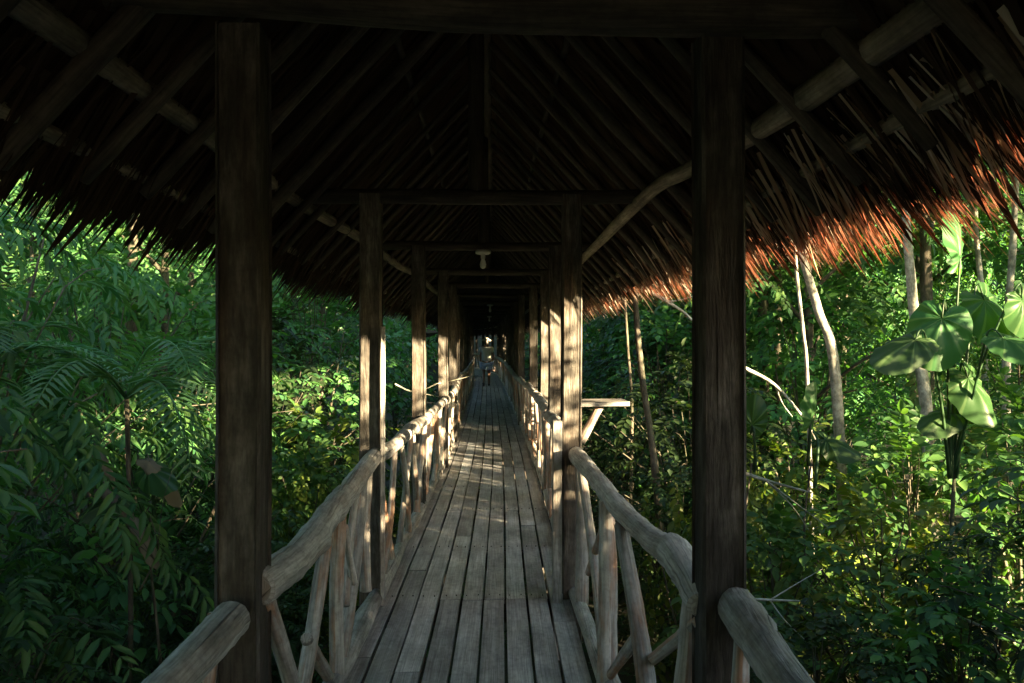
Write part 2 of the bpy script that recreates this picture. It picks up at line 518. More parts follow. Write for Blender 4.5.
# ---------------------------------------------------------------- bridge layout
BAY = 2.71; Y0 = 2.39
NB = 22                                         # bays ahead
def ctr(y):
    K = [(-20, -.16), (2.39, -.15), (3.9, -.135), (7.8, -.07), (11.2, -.03), (15, -.02), (20, -.03), (30, -.06), (40, -.2), (50, -1.2), (56, -2.6), (63, -5.0)]
    for (a, va), (b, vb) in zip(K, K[1:]):
        if y <= b: return va + (vb - va) * max(0, (y - a)) / (b - a)
    return K[-1][1]
def yk(k): return Y0 + BAY * k
PL = {-2: -.80, -1: -.78, 0: -.727, 1: -.742, 2: -.68, 3: -.60, 4: -.60}
PR = {-2: .62, -1: .66, 0: .688, 1: .512, 2: .63, 3: .71, 4: .70}
def post_x(k, side):
    d = PL if side < 0 else PR
    return d[k] if k in d else ctr(yk(k)) + side * 0.64
bridge = empty('covered_footbridge', (0, Y0, 0))
tag(bridge, 'long covered wooden footbridge with thatched roof and log railings running straight ahead', 'footbridge')
def part(mb, name, mat, parent=None, loc0=True):
    """builds in place coordinates, parented below the bridge"""
    o = mb.build(name, mat)
    p = parent if parent is not None else bridge
    o.parent = p
    if p is bridge: o.location = (0, -Y0, 0)
    return o

# deck: joists carry the planks
jm = MB()
for k in range(-5, NB + 1):
    for f in (0.04, 0.5):
        y = yk(k) + BAY * f
        jm.prism((ctr(y) - .68, y, -.10), (ctr(y) + .70, y, -.10), .10, .12, rnd=RND)
for s in (-1, 1):
    for k in range(-5, NB):
        a, b = yk(k), yk(k + 1)
        jm.prism((ctr(a) + s * .45, a, -.23), (ctr(b) + s * .45, b - .004, -.23), .10, .13)
deck = part(jm, 'deck_frame', M['beam'])
SP = 0.1365; ROWS = 9
far_pl = MB(); npl = 0
def joint(k, r):
    if k == 1: return [-.9, .7, -1.1, .03, .02, .035, .02, .03, -.4][r]
    if k == 2: return [.6, -.8, .05, -1.0, .5, .9, .02, -.6, .03][r]
    q = random.Random(k * 31 + r * 7 + 200)
    return q.uniform(.01, .04) if q.random() < .3 else q.uniform(-1.1, 1.1)
rp = random.Random(11)
for k in list(range(-1, NB)) + [-2, -3, -4, -5]:
    for r in range(ROWS):
        off = (r - (ROWS - 1) / 2) * SP + .005
        ofs0 = rp.uniform(-.02, .02)
        a, b = yk(k) + joint(k, r), yk(k + 1) + joint(k + 1, r)
        w = SP - rp.uniform(.009, .019)
        xa, xb = ctr(a) + off + rp.uniform(-.003, .003), ctr(b) + off + rp.uniform(-.003, .003)
        z = -0.0175 + rp.uniform(-.004, .003)
        far = npl >= 99
        m = far_pl if far else MB()
        m.prism((xa, a + .003, z), (xb, b - .003, z + rp.uniform(-.002, .002)), w, .035, jit=0.0012, rnd=rp)
        if not far:
            pk = part(m, 'plank', M['plank_pale'] if (k, r) in ((1, 6), (3, 2), (2, 4)) else M['plank'], deck); npl += 1
            if (k, r) == (1, 6): pk['label'] = 'paler newer plank'
part(far_pl, 'plank', M['plank'], deck)['kind'] = 'stuff'

nl = MB()
for k in range(-1, 6):
    for f in (.04, .5):
        for r in range(ROWS):
            for q in (-.035, .035):
                y = yk(k) + BAY * f + rp.uniform(-.012, .012)
                x = ctr(y) + (r - (ROWS - 1) / 2) * SP + .005 + q + rp.uniform(-.006, .006)
                i0 = len(nl.v)
                for a in range(6): nl.v.append(Vector((x + .003 * math.cos(a * 1.047), y + .003 * math.sin(a * 1.047), .0045)))
                for a in range(6): nl.v.append(Vector((x + .0034 * math.cos(a * 1.047), y + .0034 * math.sin(a * 1.047), -.004)))
                nl.face([i0 + a for a in range(6)], [(0, 0)] * 6)
                for a in range(6): nl.face([i0 + 6 + a, i0 + 6 + (a + 1) % 6, i0 + (a + 1) % 6, i0 + a], [(0, 0)] * 4)
part(nl, 'nail_head', M['wire'], deck)['kind'] = 'stuff'

# posts
for k in range(-5, NB + 1):
    for s in (-1, 1):
        x = post_x(k, s); y = yk(k)
        w = .13 if k != 1 or s < 0 else .122
        m = MB()
        lean = RND.uniform(-.012, .012)
        m.prism((x, y + .07, ground_z(x, y) - .1), (x + lean * .5, y + .07, EYE + .93), w, .14, up=(0, 1, 0), jit=.0035)
        part(m, 'post', M['post_shaded'] if k <= 0 else M['post'])
    # pile cap under the deck
m = MB()
m.prism((.415, yk(1) - .03, -.35), (.415, yk(1) - .03, 1.12), .055, .08, up=(0, 1, 0), jit=.002)
part(m, 'newel', M['rail'])
m = MB()
m.prism((-.655, yk(1) - .045, -.3), (-.655, yk(1) - .045, 1.7), .022, .05, up=(0, 1, 0), jit=.002)
part(m, 'batten', M['rail'])

# tie beams, king posts
for k in range(-5, NB + 1):
    y = yk(k) + .07
    c = ctr(y) + .08
    m = MB()
    if k == 0:
        pts = [(-1.5, y - .06, EYE + 1.06), (-.7, y - .06, EYE + 1.03), (-.1, y - .06, EYE + .99), (.6, y - .06, EYE + .985), (1.38, y - .06, EYE + .985)]
        m.tube(pts, [.085, .085, .08, .08, .075], 12, .03)
    else:
        z = EYE + .935 + RND.uniform(-.02, .02) - (.02 if k > 2 else 0)
        h = 1.2 if k < 3 else 1.1
        m.tube([(c - h - .1, y, z + RND.uniform(-.01, .02)), (c - .4, y, z), (c + .4, y, z - .005), (c + h - .05, y, z + .01)], [.05, .047, .045, .045], 10, .05)
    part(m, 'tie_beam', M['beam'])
    if k > 0:
        m = MB(); m.tube([(-.03 + (c - .08) * .5, y + .02, EYE + .95), (-.03 + (c - .08) * .5, y + .02, EYE + 1.98)], .05, 8, .05)
        part(m, 'king_post', M['beam'])
    # short collar under the roof
# roof: ridge at RZ, slope 47 degrees
RZ = EYE + 2.04; SLP = 1.07; RX = -.03
YA, YB = -11.5, yk(NB) + .8
def ridge_x(y): return RX + (ctr(y) + .12) * (.35 if y < 40 else .35 + .65 * min(1, (y - 40) / 8)) if y > 8 else RX
def roof_pt(side, t, y, lift=0.0):
    """t metres out from the ridge; lift above the underside"""
    n = Vector((side * SLP, 0, 1)).normalized()
    return Vector((ridge_x(y) + side * t, y, RZ - SLP * t)) + n * lift
rt = random.Random(5)
sheet = MB()
for s in (-1, 1):
    ny = 90; ts = [0, .35, .7, 1.05, 1.38]
    i0 = len(sheet.v)
    for j in range(ny + 1):
        y = YA + (YB - YA) * j / ny
        for lift in (0.05, 0.17):
            for t in ts:
                sheet.v.append(roof_pt(s, t, y, lift + rt.uniform(-.008, .008)))
    n = len(ts)
    for j in range(ny):
        for l in range(2):
            for q in range(n - 1):
                a = i0 + j * 2 * n + l * n + q
                f = [a, a + 1, a + 1 + 2 * n, a + 2 * n]
                sheet.face(f, [(0, 0)] * 4)
        a = i0 + j * 2 * n + n - 1
        sheet.face([a, a + n, a + 3 * n, a + 2 * n], [(0, 0)] * 4)
    for j in (0, ny):
        b = i0 + j * 2 * n
        for q in range(n - 1): sheet.face([b + q, b + q + 1, b + n + q + 1, b + n + q], [(0, 0)] * 4)
thatch = part(sheet, 'thatched_roof', M['thatch'])
# leaf layers under the roof, visible between the rafters
lay = Leaves()
for s in (-1, 1):
    for row in range(9):
        t0 = .12 + row * .155
        y = YA + .1
        while y < YB - .2:
            dens = .028 if y < 9 else .07
            y += dens * rt.uniform(.5, 1.5)
            p = roof_pt(s, t0 + rt.uniform(-.05, .03), y, rt.uniform(.045, .07))
            d = Vector((s, rt.uniform(-.35, .35), -SLP + rt.uniform(-.10, .12))).normalized()
            nrm = Vector((s * SLP, rt.uniform(-.6, .6), 1))
            lay.add('strip', p, d, nrm, rt.uniform(.22, .42), rt.uniform(.02, .045) * (1 if y < 9 else 2))
o = lay.build('thatch_layer', M['thatch'], thatch)
for s in (-1, 1):
    fr = Leaves()
    y = YA + .1
    while y < YB - .1:
        dens = .0038 if 0 < y < 8 else (.010 if 0 < y < 16 else .024)
        y += dens * rt.uniform(.4, 1.6)
        ci = int(y / .13) ; cr_ = random.Random(ci * 7 + int(s)); cdy = cr_.gauss(0, .22); cdt = cr_.gauss(0, .035); cdz = cr_.uniform(-.25, .15)
        wob = .03 * math.sin(y * 2.1 + s) + .022 * math.sin(y * 5.3) + .02 * math.sin(y * 11.7 + s * 2)
        t0 = 1.15 + rt.uniform(0, .21)
        p = roof_pt(s, t0, y, rt.uniform(.0, .12))
        tipt = 1.40 + (.075 if s < 0 else 0) + wob * .7 + cdt + rt.gauss(0, .022)
        droop = (rt.uniform(-.3, .05) + cdz) * (1 if rt.random() < .85 else 1.8)
        d = Vector((s, cdy + rt.gauss(0, .13), -SLP + droop)).normalized()
        ztip = EYE + ((.475 if y > 5 else .44) if s > 0 else .45) - wob * .8 - cdt * 1.2 + rt.gauss(0, .025) + (.05 if s < 0 and rt.random() < .5 else 0)
        if rt.random() < .02: ztip -= rt.uniform(.02, .07)
        L = max(.1, (p.z - ztip) / abs(d.z))
        nrm = Vector((s * SLP, rt.uniform(-.9, .9), 1))
        fr.add('strip', p, d, nrm, L, (rt.uniform(.012, .026) if rt.random() < .55 else rt.uniform(.005, .012)) * (1 if y < 10 else 1.8))
    # ragged clumps hanging below the edge
    clumps = [(3.0, .12), (3.6, .20), (4.7, .10), (6.2, .1), (9, .12)] if s > 0 else [(rt.uniform(2.4, 12), rt.uniform(.04, .1)) for _ in range(16)]
    for (cy, cl) in clumps:
        for _ in range(16):
            p = roof_pt(s, 1.28 + rt.uniform(0, .06), cy + rt.gauss(0, .035), .02)
            d = Vector((s * .55, rt.gauss(0, .12), -1)).normalized()
            fr.add('strip', p, d, Vector((s, rt.uniform(-1, 1), .4)), .16 + cl * rt.uniform(.4, 1.3), rt.uniform(.01, .02))
    fr.build('eave_fringe', M['fringe'] if s > 0 else M['thatch'], thatch)  # left fringe takes the darker thatch, its shade put into the colour

lay2 = Leaves()
for s in (-1, 1):
    y = YA + .1
    while y < YB - .1:
        y += (.0042 if y < 9 else .013) * rt.uniform(.5, 1.5)
        wob = .03 * math.sin(y * 2.1 + s) + .022 * math.sin(y * 5.3) + .02 * math.sin(y * 11.7 + s * 2)
        t0 = 1.12 + rt.uniform(-.1, .1)
        p = roof_pt(s, t0, y, rt.uniform(.03, .12))
        tipt = (1.375 if s > 0 else 1.46) + wob + rt.gauss(0, .03)
        d = Vector((s, rt.gauss(0, .2), -SLP + rt.uniform(-.3, 0))).normalized()
        lay2.add('strip', p, d, Vector((s * SLP, rt.uniform(-.5, .5), 1)), (p.z - (EYE + ((.50 if y > 5 else .465) if s > 0 else .47) - wob * .8 + rt.gauss(0, .02))) / abs(d.z), rt.uniform(.014, .028) * (1 if y < 9 else 1.8))
lay2.build('thatch_layer', M['thatch'], thatch)

# rafters, purlins, ridge pole, wall plates
m = MB(); m.tube([(ridge_x(y), y, RZ - .03) for y in np.linspace(YA, YB, 14)], .045, 8, .05)
part(m, 'ridge_pole', M['beam'], thatch)
m = MB(); m.tube([(ridge_x(y), y, RZ + .13) for y in np.linspace(YA, YB, 30)], .17, 10, .06)
part(m, 'ridge_cap', M['thatch'], thatch)
RY = [.6, 1.05, 1.5, 1.95, 2.37, 2.86, 3.29, 3.74, 4.12, 4.6, 5.05, 5.43, 5.95]
while RY[-1] < YB - .5: RY.append(RY[-1] + RND.uniform(.42, .5))
RY += [.1 - .48 * i for i in range(23)]
farr = MB(); nr = 0
for y in RY:
    for s in (-1, 1):
        yy = y + (RND.uniform(-.06, .06) if s < 0 else 0)
        e = 1.37 + RND.uniform(-.03, .05)
        sk = RND.uniform(-.05, .05) if s < 0 else RND.uniform(-.02, .02)
        r0 = RND.uniform(.021, .030) + (.006 if y < 5 else 0)
        mid = roof_pt(s, .7, yy + sk * .5, -.012 + RND.uniform(-.012, .006))
        far = nr >= 98
        m = farr if far else MB()
        m.tube([roof_pt(s, .02, yy, -.012), mid, roof_pt(s, e, yy + sk, -.012)], [r0 * .85, r0, r0 * 1.1], 7, .08, sub=5, knots=2)
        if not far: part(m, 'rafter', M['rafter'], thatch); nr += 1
part(farr, 'rafter', M['rafter'], thatch)['kind'] = 'stuff'
for s in (-1, 1):
    # wall plate, under the rafters and over the beam ends
    pts = []
    PLT = ([(-11, 1.2, .90), (-5, 1.2, .90), (1.0, 1.2, .90), (2.4, 1.19, .90), (3.9, 1.19, .91), (5.2, 1.19, .91), (7, 1.09, .92), (9.5, 1.06, .93)] if s < 0 else
           [(-11, 1.13, .88), (-5, 1.13, .88), (1.0, 1.14, .89), (2.4, 1.12, .89), (3.4, 1.08, .90), (4.1, .99, .90), (4.8, .94, .92), (7, .95, .91), (9.5, .98, .91)])
    for y, x, z in PLT:
        pts.append((s * x, y, EYE + z - .035))
    y = 11
    while y < YB - .5:
        pts.append((ctr(y) + .08 + s * 1.0, y, EYE + .885 + RND.uniform(-.015, .015))); y += 2
    m = MB(); m.tube(pts, [(.046 if p[1] < 3.5 else .040) + RND.uniform(-.003, .004) for p in pts], 12, .04, sub=5, knots=1)
    part(m, 'wall_plate', M['plate'], thatch)
    # purlin lying on top of the rafters near the eave
    pts = [roof_pt(s, 1.285 + (.0 if s > 0 else .04) + RND.uniform(-.012, .012), y, .028) for y in np.linspace(YA + .3, YB - .3, 28)]
    m = MB(); m.tube(pts, [.027 + RND.uniform(-.002, .003) for _ in pts], 8, .05, sub=4)
    part(m, 'purlin', M['plate'], thatch)
    pts = [roof_pt(s, .42 + RND.uniform(-.02, .02), y, .028) for y in np.linspace(YA + .3, YB - .3, 28)]
    m = MB(); m.tube(pts, [.02 for _ in pts], 7, .05, sub=3)
    part(m, 'purlin', M['beam'], thatch)

# ---------------------------------------------------------------- railings
def rail_x(side, y):
    if side < 0: K = [(-20, -.70), (2.39, -.70), (2.8, -.665), (3.6, -.68), (5.09, -.715), (7.8, -.62), (10.5, -.56), (13.2, -.56), (16, -.6)]
    else: K = [(-20, .70), (2.39, .675), (2.75, .625), (3.0, .605), (3.8, .565), (5.09, .535), (7.8, .56), (10.5, .6), (13.2, .6), (16, .58)]
    if y > 16: return ctr(y) + side * .57
    for (a, va), (b, vb) in zip(K, K[1:]):
        if y <= b: return va + (vb - va) * (y - a) / (b - a)
def sill_x(side, y):
    if side < 0: K = [(-20, -.78), (2.39, -.74), (3.9, -.715), (5.2, -.70), (7.8, -.66), (10.5, -.60), (16, -.62)]
    else: K = [(-20, .56), (2.39, .56), (3.9, .55), (5.09, .53), (7.8, .585), (10.5, .62), (16, .62)]
    if y > 16: return ctr(y) + side * .62
    for (a, va), (b, vb) in zip(K, K[1:]):
        if y <= b: return va + (vb - va) * (y - a) / (b - a)
def P(side, y, Z):
    """point in the railing plane, Z relative to the eye"""
    t = (Z + .75) / (-.78)
    t = min(1.1, max(-.1, t))
    return Vector((rail_x(side, y) * (1 - t) + sill_x(side, y) * t, y, EYE + Z))
RAILS = {
 (-1, 0): [(2.47, -.73, .060), (2.9, -.745, .062), (3.5, -.72, .060), (4.0, -.728, .058), (4.5, -.71, .060), (5.12, -.70, .054)],
 (1, 0): [(2.50, -.80, .052), (2.62, -.755, .056), (2.76, -.715, .064), (2.9, -.725, .052), (3.2, -.735, .049), (3.7, -.73, .051), (4.2, -.71, .052), (4.7, -.70, .056), (5.14, -.70, .058)],
}
BAL = {   # (y_top, Z_top, y_bottom, Z_bottom, radius)
 (-1, 0): [(3.53, -.77, 3.02, -1.55, .034), (3.74, -.76, 3.84, -1.55, .036), (4.62, -.76, 3.95, -1.6, .033), (4.95, -.78, 4.82, -1.45, .034),
           (2.52, -.78, 3.25, -1.58, .032), (3.22, -1.15, 3.86, -1.6, .028), (3.86, -.86, 4.2, -1.22, .020), (4.38, -.78, 4.08, -1.30, .024)],
 (1, 0): [(5.0, -.72, 4.85, -1.55, .040), (4.88, -.74, 3.92, -1.56, .030), (3.83, -.74, 3.72, -1.56, .046), (3.50, -.78, 2.62, -1.5, .036),
          (4.02, -.84, 4.62, -1.30, .022), (3.05, -1.2, 2.52, -.86, .024), (3.72, -1.52, 3.10, -1.10, .024), (2.62, -.8, 2.60, -1.6, .030)],
}
rr = random.Random(21)
farb = MB(); nbal = 0; lastrail = None
for k in list(range(-1, NB)) + [-2, -3, -4]:
    for s in (-1, 1):
        a, b = yk(k) + .04, yk(k + 1) + .05
        rng = RAILS.get((s, k))
        if rng is None:
            if k == -1:
                if s < 0: rng = [(.7, -.80, .06), (1.5, -.80, .062), (2.1, -.79, .064), (2.34, -.785, .068)]
                else: rng = [(.7, -.82, .06), (1.3, -.81, .06), (1.9, -.80, .061), (2.2, -.785, .066), (2.42, -.775, .068)]
            elif k < -1:
                rng = [(a + (b - a) * t, -.80, .058) for t in (0, .5, 1)]
            else:
                z0 = -.70 + rr.uniform(-.03, .03)
                rng = [(a + (b - a) * t, z0 + rr.uniform(-.02, .02), rr.uniform(.048, .06)) for t in (0, .3, .65, 1)]
        pts = []
        for y, Z, r in rng:
            p = P(s, y, Z)
            if k == -1: p.x = (-.735 if s < 0 else .72) + (.015 if s < 0 else .05) * (y - 2.3)
            pts.append(p)
        m = MB(); m.tube(pts, [q[2] * (.84 if k == -1 else .92) for q in rng], 16, .075 if k >= 0 else .05, sub=8, knots=5 if k >= 0 else 2)
        hr = part(m, 'handrail', M['rail'])
        lastrail = hr
        # sill log along the deck edge
        m = MB()
        ys_ = [a + (b - a) * t for t in (0, .25, .5, .75, 1)]
        m.tube([(sill_x(s, y) + rr.uniform(-.008, .008), y, .035) for y in ys_], [rr.uniform(.042, .055) for _ in ys_], 10, .05, sub=4, knots=2)
        part(m, 'sill_log', M['rail'], hr)
        bl = BAL.get((s, k))
        if bl is None:
            bl = []
            n = 3
            for i in range(n):
                c0 = a + (b - a) * (i + .5) / n
                w = (b - a) / n * .42
                j = lambda q: rr.uniform(-q, q)
                bl.append((c0 - w + j(.1), -.75, c0 + w * .6 + j(.12), -1.56, rr.uniform(.024, .036)))
                bl.append((c0 + w + j(.1), -.75, c0 - w * .3 + j(.12), -1.56, rr.uniform(.024, .034)))
                if rr.random() < .5 and k < 5:
                    bl.append((c0 + j(.1), -.76, c0 + j(.1), -1.55, rr.uniform(.02, .03)))
        for (yt, zt, yb_, zb_, r) in bl:
            far = nbal >= 99
            m = farb if far else MB()
            p0, p2 = P(s, yt, zt), P(s, yb_, zb_)
            off = Vector((rr.uniform(-.02, .02), 0, 0))
            if k == -1:
                p0.x = (-.745 if s < 0 else .74)
            p1 = p0.lerp(p2, rr.uniform(.4, .6)) + Vector((rr.uniform(-.018, .018), rr.uniform(-.025, .025), 0))
            m.tube([p0 + off, p1 + off, p2 + off], [r * .82, r * .92, r * 1.02], 9, .06, sub=6, rnd=rr, knots=1)
            if not far: part(m, 'baluster', M['baluster'], hr); nbal += 1
part(farb, 'baluster', M['baluster'], lastrail)['kind'] = 'stuff'

# plank shelf fixed outside the right post, with its strut
m = MB(); a = at(578, 403, 5.25); m.prism(a + Vector((0, .0, 0)), at(626, 402, 5.25), .30, .028, up=(0, 0, 1), jit=.001)
sh = part(m, 'side_shelf', M['rail']); sh['label'] = 'pale plank shelf outside the right post'
m = MB(); m.tube([at(600, 406, 5.25), at(581, 442, 5.22)], [.026, .028], 8, .05); part(m, 'bracket', M['baluster'], sh)

# ---------------------------------------------------------------- lamps (unlit)
def make_lamp():
    root = empty('ceiling_lamp', (0, 0, 0))
    m = MB(); m.tube([(0, 0, 0), (0, 0, -.02)], .075, 14, 0); m.build('base', M['holder'], root)
    m = MB(); m.tube([(0, 0, -.02), (0, 0, -.075)], [.024, .020], 12, 0); m.build('socket', M['holder'], root)
    m = MB(); m.tube([(0, 0, -.075), (0, 0, -.10), (0, 0, -.13), (0, 0, -.155), (0, 0, -.17)], [.014, .024, .032, .027, .010], 12, 0, sub=3); m.build('bulb', M['glass'], root)
    return root
lamp = make_lamp()
tag(lamp, 'unlit white bulb under the third tie beam, nearest of the hanging lamps', 'lamp', 'bulbs hanging under the roof beams')
lamp.location = at(483, 251, yk(2) + .06)
for k, lab in ((6, 'small unlit bulb under a tie beam further down the walkway'), (9, 'farthest small bulb above the walking person')):
    c = lamp.copy(); C.objects.link(c); c['label'] = lab
    c.location = (ctr(yk(k)) + .03, yk(k) + .07, EYE + .88 - .01)
    for ch in list(lamp.children):
        q = ch.copy(); C.objects.link(q); q.parent = c

# ---------------------------------------------------------------- person walking away
def skin_body(name, verts, edges, radii, mat, parent, lv=2):
    me = bpy.data.meshes.new(name); me.from_pydata(verts, edges, [])
    o = bpy.data.objects.new(name, me); C.objects.link(o)
    md = o.modifiers.new('skin', 'SKIN'); md.use_smooth_shade = True
    for i, r in enumerate(radii):
        me.skin_vertices[0].data[i].radius = (r, r) if not isinstance(r, tuple) else r
    me.skin_vertices[0].data[0].use_root = True
    s = o.modifiers.new('sub', 'SUBSURF'); s.levels = lv; s.render_levels = lv
    me.materials.append(mat)
    bpy.context.view_layer.update()
    dg = bpy.context.evaluated_depsgraph_get()
    nm = bpy.data.meshes.new_from_object(o.evaluated_get(dg))
    o.modifiers.clear(); o.data = nm
    o.parent = parent
    return o
pr = empty('person', (-.13, 30.5, 0.0))
tag(pr, 'person in straw hat, grey top and blue shorts walking away down the walkway', 'person')
V = [(0, 0, .93), (0, .01, 1.10), (0, .01, 1.28), (0, .01, 1.40), (0, .0, 1.50), (0, .02, 1.60), (0, .02, 1.68),
     (-.17, 0, 1.38), (-.23, -.03, 1.12), (-.22, .05, .88), (-.215, .07, .80),
     (.17, 0, 1.38), (.25, .0, 1.13), (.25, .10, .92), (.245, .13, .84),
     (-.09, .0, .86), (-.10, -.10, .50), (-.10, -.32, .20), (-.10, -.37, .12), (-.10, -.30, .03),
     (.09, .0, .86), (.09, .06, .48), (.09, .10, .09), (.09, .22, .04)]
E = [(0, 1), (1, 2), (2, 3), (3, 4), (4, 5), (5, 6), (3, 7), (7, 8), (8, 9), (9, 10), (3, 11), (11, 12), (12, 13), (13, 14),
     (0, 15), (15, 16), (16, 17), (17, 18), (18, 19), (0, 20), (20, 21), (21, 22), (22, 23)]
Rr = [.14, .125, .14, .12, .055, .09, .085, .06, .042, .033, .03, .06, .042, .033, .03,
      .085, .06, .042, .035, .03, .085, .06, .042, .035]
body = skin_body('body', V, E, Rr, M['skin'], pr)
skin_body('shirt', [(0, .01, .84), (0, .01, 1.2), (0, .01, 1.38), (-.19, 0, 1.39), (-.23, -.02, 1.22), (.19, 0, 1.39), (.24, 0, 1.22)],
          [(0, 1), (1, 2), (2, 3), (3, 4), (2, 5), (5, 6)], [.21, .20, .18, .10, .085, .10, .085], M['shirt'], pr)
skin_body('shorts', [(0, 0, 1.06), (-.1, -.0, .86), (-.11, -.06, .56), (.1, .0, .86), (.10, .05, .56)],
          [(0, 1), (1, 2), (0, 3), (3, 4)], [.23, .18, .16, .18, .16], M['blue'], pr)
m = MB(); m.tube([(0, .02, 1.70), (0, .02, 1.715)], [.20, .17], 16, .01); hat = m.build('hat', M['straw'], pr)
m = MB(); m.tube([(0, .02, 1.71), (0, .02, 1.76), (0, .02, 1.80)], [.10, .095, .06], 14, 0); m.build('hat_crown', M['straw'], hat)
m = MB(); m.tube([(0, -.04, 1.66), (0, -.06, 1.58), (0, -.05, 1.52)], [.085, .085, .05], 12, .02); m.build('hair', M['hair'], body)
for x, y, z in ((-.10, -.30, .03), (.09, .20, .04)):
    m = MB(); m.tube([(x, y - .13, z + (.09 if y < 0 else 0)), (x, y, z + .02), (x, y + .12, z)], [.04, .045, .035], 10, 0); m.build('shoe', M['shoe'], pr)
m = MB(); m.tube([(.27, .14, .84), (.28, .13, .70), (.28, .12, .56)], [.02, .07, .09], 10, .05)
bag = m.build('tote_bag', M['bagcloth']); bag.location = (-.13, 30.5, 0)
tag(bag, 'pale cloth bag carried in the right hand of the walking person', 'bag')

# ---------------------------------------------------------------- plants
UP = Vector((0, 0, 1))
def sprig(L, r, base, d, length, n, ll, lw, tmpl='ovate', pinnate=False, droop=.5):
    """a twig carrying n leaves"""
    d = Vector(d).normalized()
    side = d.cross(UP)
    if side.length < .05: side = Vector((1, 0, 0))
    side.normalize()
    p = Vector(base)
    seg = length / n
    for i in range(n):
        t = i / max(1, n - 1)
        d = (d + Vector((0, 0, -droop * .22)) + rvec(r, .06)).normalized()
        p = p + d * seg
        up = side.cross(d).normalized()
        sc = (1 - .35 * abs(t - .45) * 2) * r.uniform(.8, 1.15)
        sides = (1, -1) if pinnate else ((1,) if i % 2 else (-1,))
        for sg in sides:
            ld = (side * sg * r.uniform(.7, 1) + d * r.uniform(.35, .75) + Vector((0, 0, -droop * r.uniform(.1, .8))))
            nn = up + rvec(r, .35)
            L.add(tmpl, p, ld, nn, ll * sc, lw * sc)
    L.add(tmpl, p, d, side.cross(d) + rvec(r, .2), ll, lw)
    return p

def make_shrub(name, seed, H, R, tips, ll, lw, mat, barkm, n_leaf=9, tlen=.4, pinnate=False, tmpl='ovate', droop=.5, low=.15, stems=4, top=1.0):
    r = random.Random(seed)
    root = empty(name, (0, 0, 0))
    L = Leaves(); S = MB()
    for i in range(stems):
        a = r.uniform(0, 6.28); q = r.uniform(.2, .75) * R
        m1 = Vector((math.cos(a) * q * .35, math.sin(a) * q * .35, H * r.uniform(.3, .45)))
        m2 = Vector((math.cos(a) * q, math.sin(a) * q, H * r.uniform(.7, .92)))
        S.tube([(r.uniform(-.06, .06), r.uniform(-.06, .06), -.1), m1, m2], [.012 + H * .006, .01 + H * .004, .006], 6, .08, sub=4, rnd=r)
    for i in range(tips):
        a = r.uniform(0, 6.28); q = math.sqrt(r.random()); zz = low + (top - low) * r.random()
        prof = math.sin(min(1, max(.05, (zz - low) / (1 - low) * .85 + .15)) * math.pi) ** .6
        lump = 1 + .28 * math.sin(a * 3 + seed + zz * 5) + .15 * math.sin(a * 7 + zz * 11)
        x, y, z = math.cos(a) * R * q * prof * lump, math.sin(a) * R * q * prof * lump, zz * H
        d = Vector((x, y, 0)) * (1 / max(R, .1)) + Vector((r.uniform(-.4, .4), r.uniform(-.4, .4), r.uniform(-.1, .7)))
        sprig(L, r, (x, y, z), d, tlen * r.uniform(.6, 1.2), n_leaf, ll, lw, tmpl, pinnate, droop)
        if r.random() < .25:
            S.tube([(x * .5, y * .5, z * .8), (x, y, z), (x + d.x * tlen * .5, y + d.y * tlen * .5, z + d.z * tlen * .4)], [.008, .006, .003], 5, 0, sub=2, rnd=r)
    L.build('foliage', mat, root)
    S.build('stem', barkm, root)
    return root

def frond(L, S, r, base, az, length, rise, leaf, width, n=26, droop=1.0):
    p = Vector(base); d = Vector((math.cos(az), math.sin(az), rise)).normalized()
    pts = [p.copy()]
    seg = length / n
    for i in range(n):
        t = i / n
        d = (d + Vector((0, 0, -droop * .085 * (.4 + t)))).normalized()
        p = p + d * seg; pts.append(p.copy())
        if t < .12: continue
        side = d.cross(UP).normalized(); up = side.cross(d)
        prof = math.sin(math.pi * min(1, .18 + t * .8)) ** .6
        for sg in (1, -1):
            ld = side * sg + d * (.45 + .5 * t) + up * r.uniform(.05, .3)
            L.add('narrow', p, ld, up + side * sg * r.uniform(-.3, .1), leaf * prof * r.uniform(.85, 1.1), width)
    S.tube(pts[::4] + [pts[-1]], [.012 * (1 - .7 * i / (len(pts[::4]))) for i in range(len(pts[::4]) + 1)], 5, 0, sub=2, rnd=r)

def make_palm(name, seed, trunk_h, nfr, length, leaf, width, mat):
    r = random.Random(seed)
    root = empty(name, (0, 0, 0))
    for i in range(nfr):
        L = Leaves(); S = MB()
        az = i * 2.4 + r.uniform(-.3, .3)
        frond(L, S, r, (0, 0, trunk_h), az, length * r.uniform(.75, 1.1), r.uniform(.5, 1.9), leaf, width, droop=r.uniform(.8, 1.4))
        f = L.build('frond', mat, root); S.build('frond_stalk', mat, f)
    S = MB(); S.tube([(0, 0, -.1), (.03, .02, trunk_h * .5), (0, 0, trunk_h + .05)], [.022, .018, .016], 8, .06, rnd=r)
    S.build('trunk', M['dark_bark'], root)
    return root

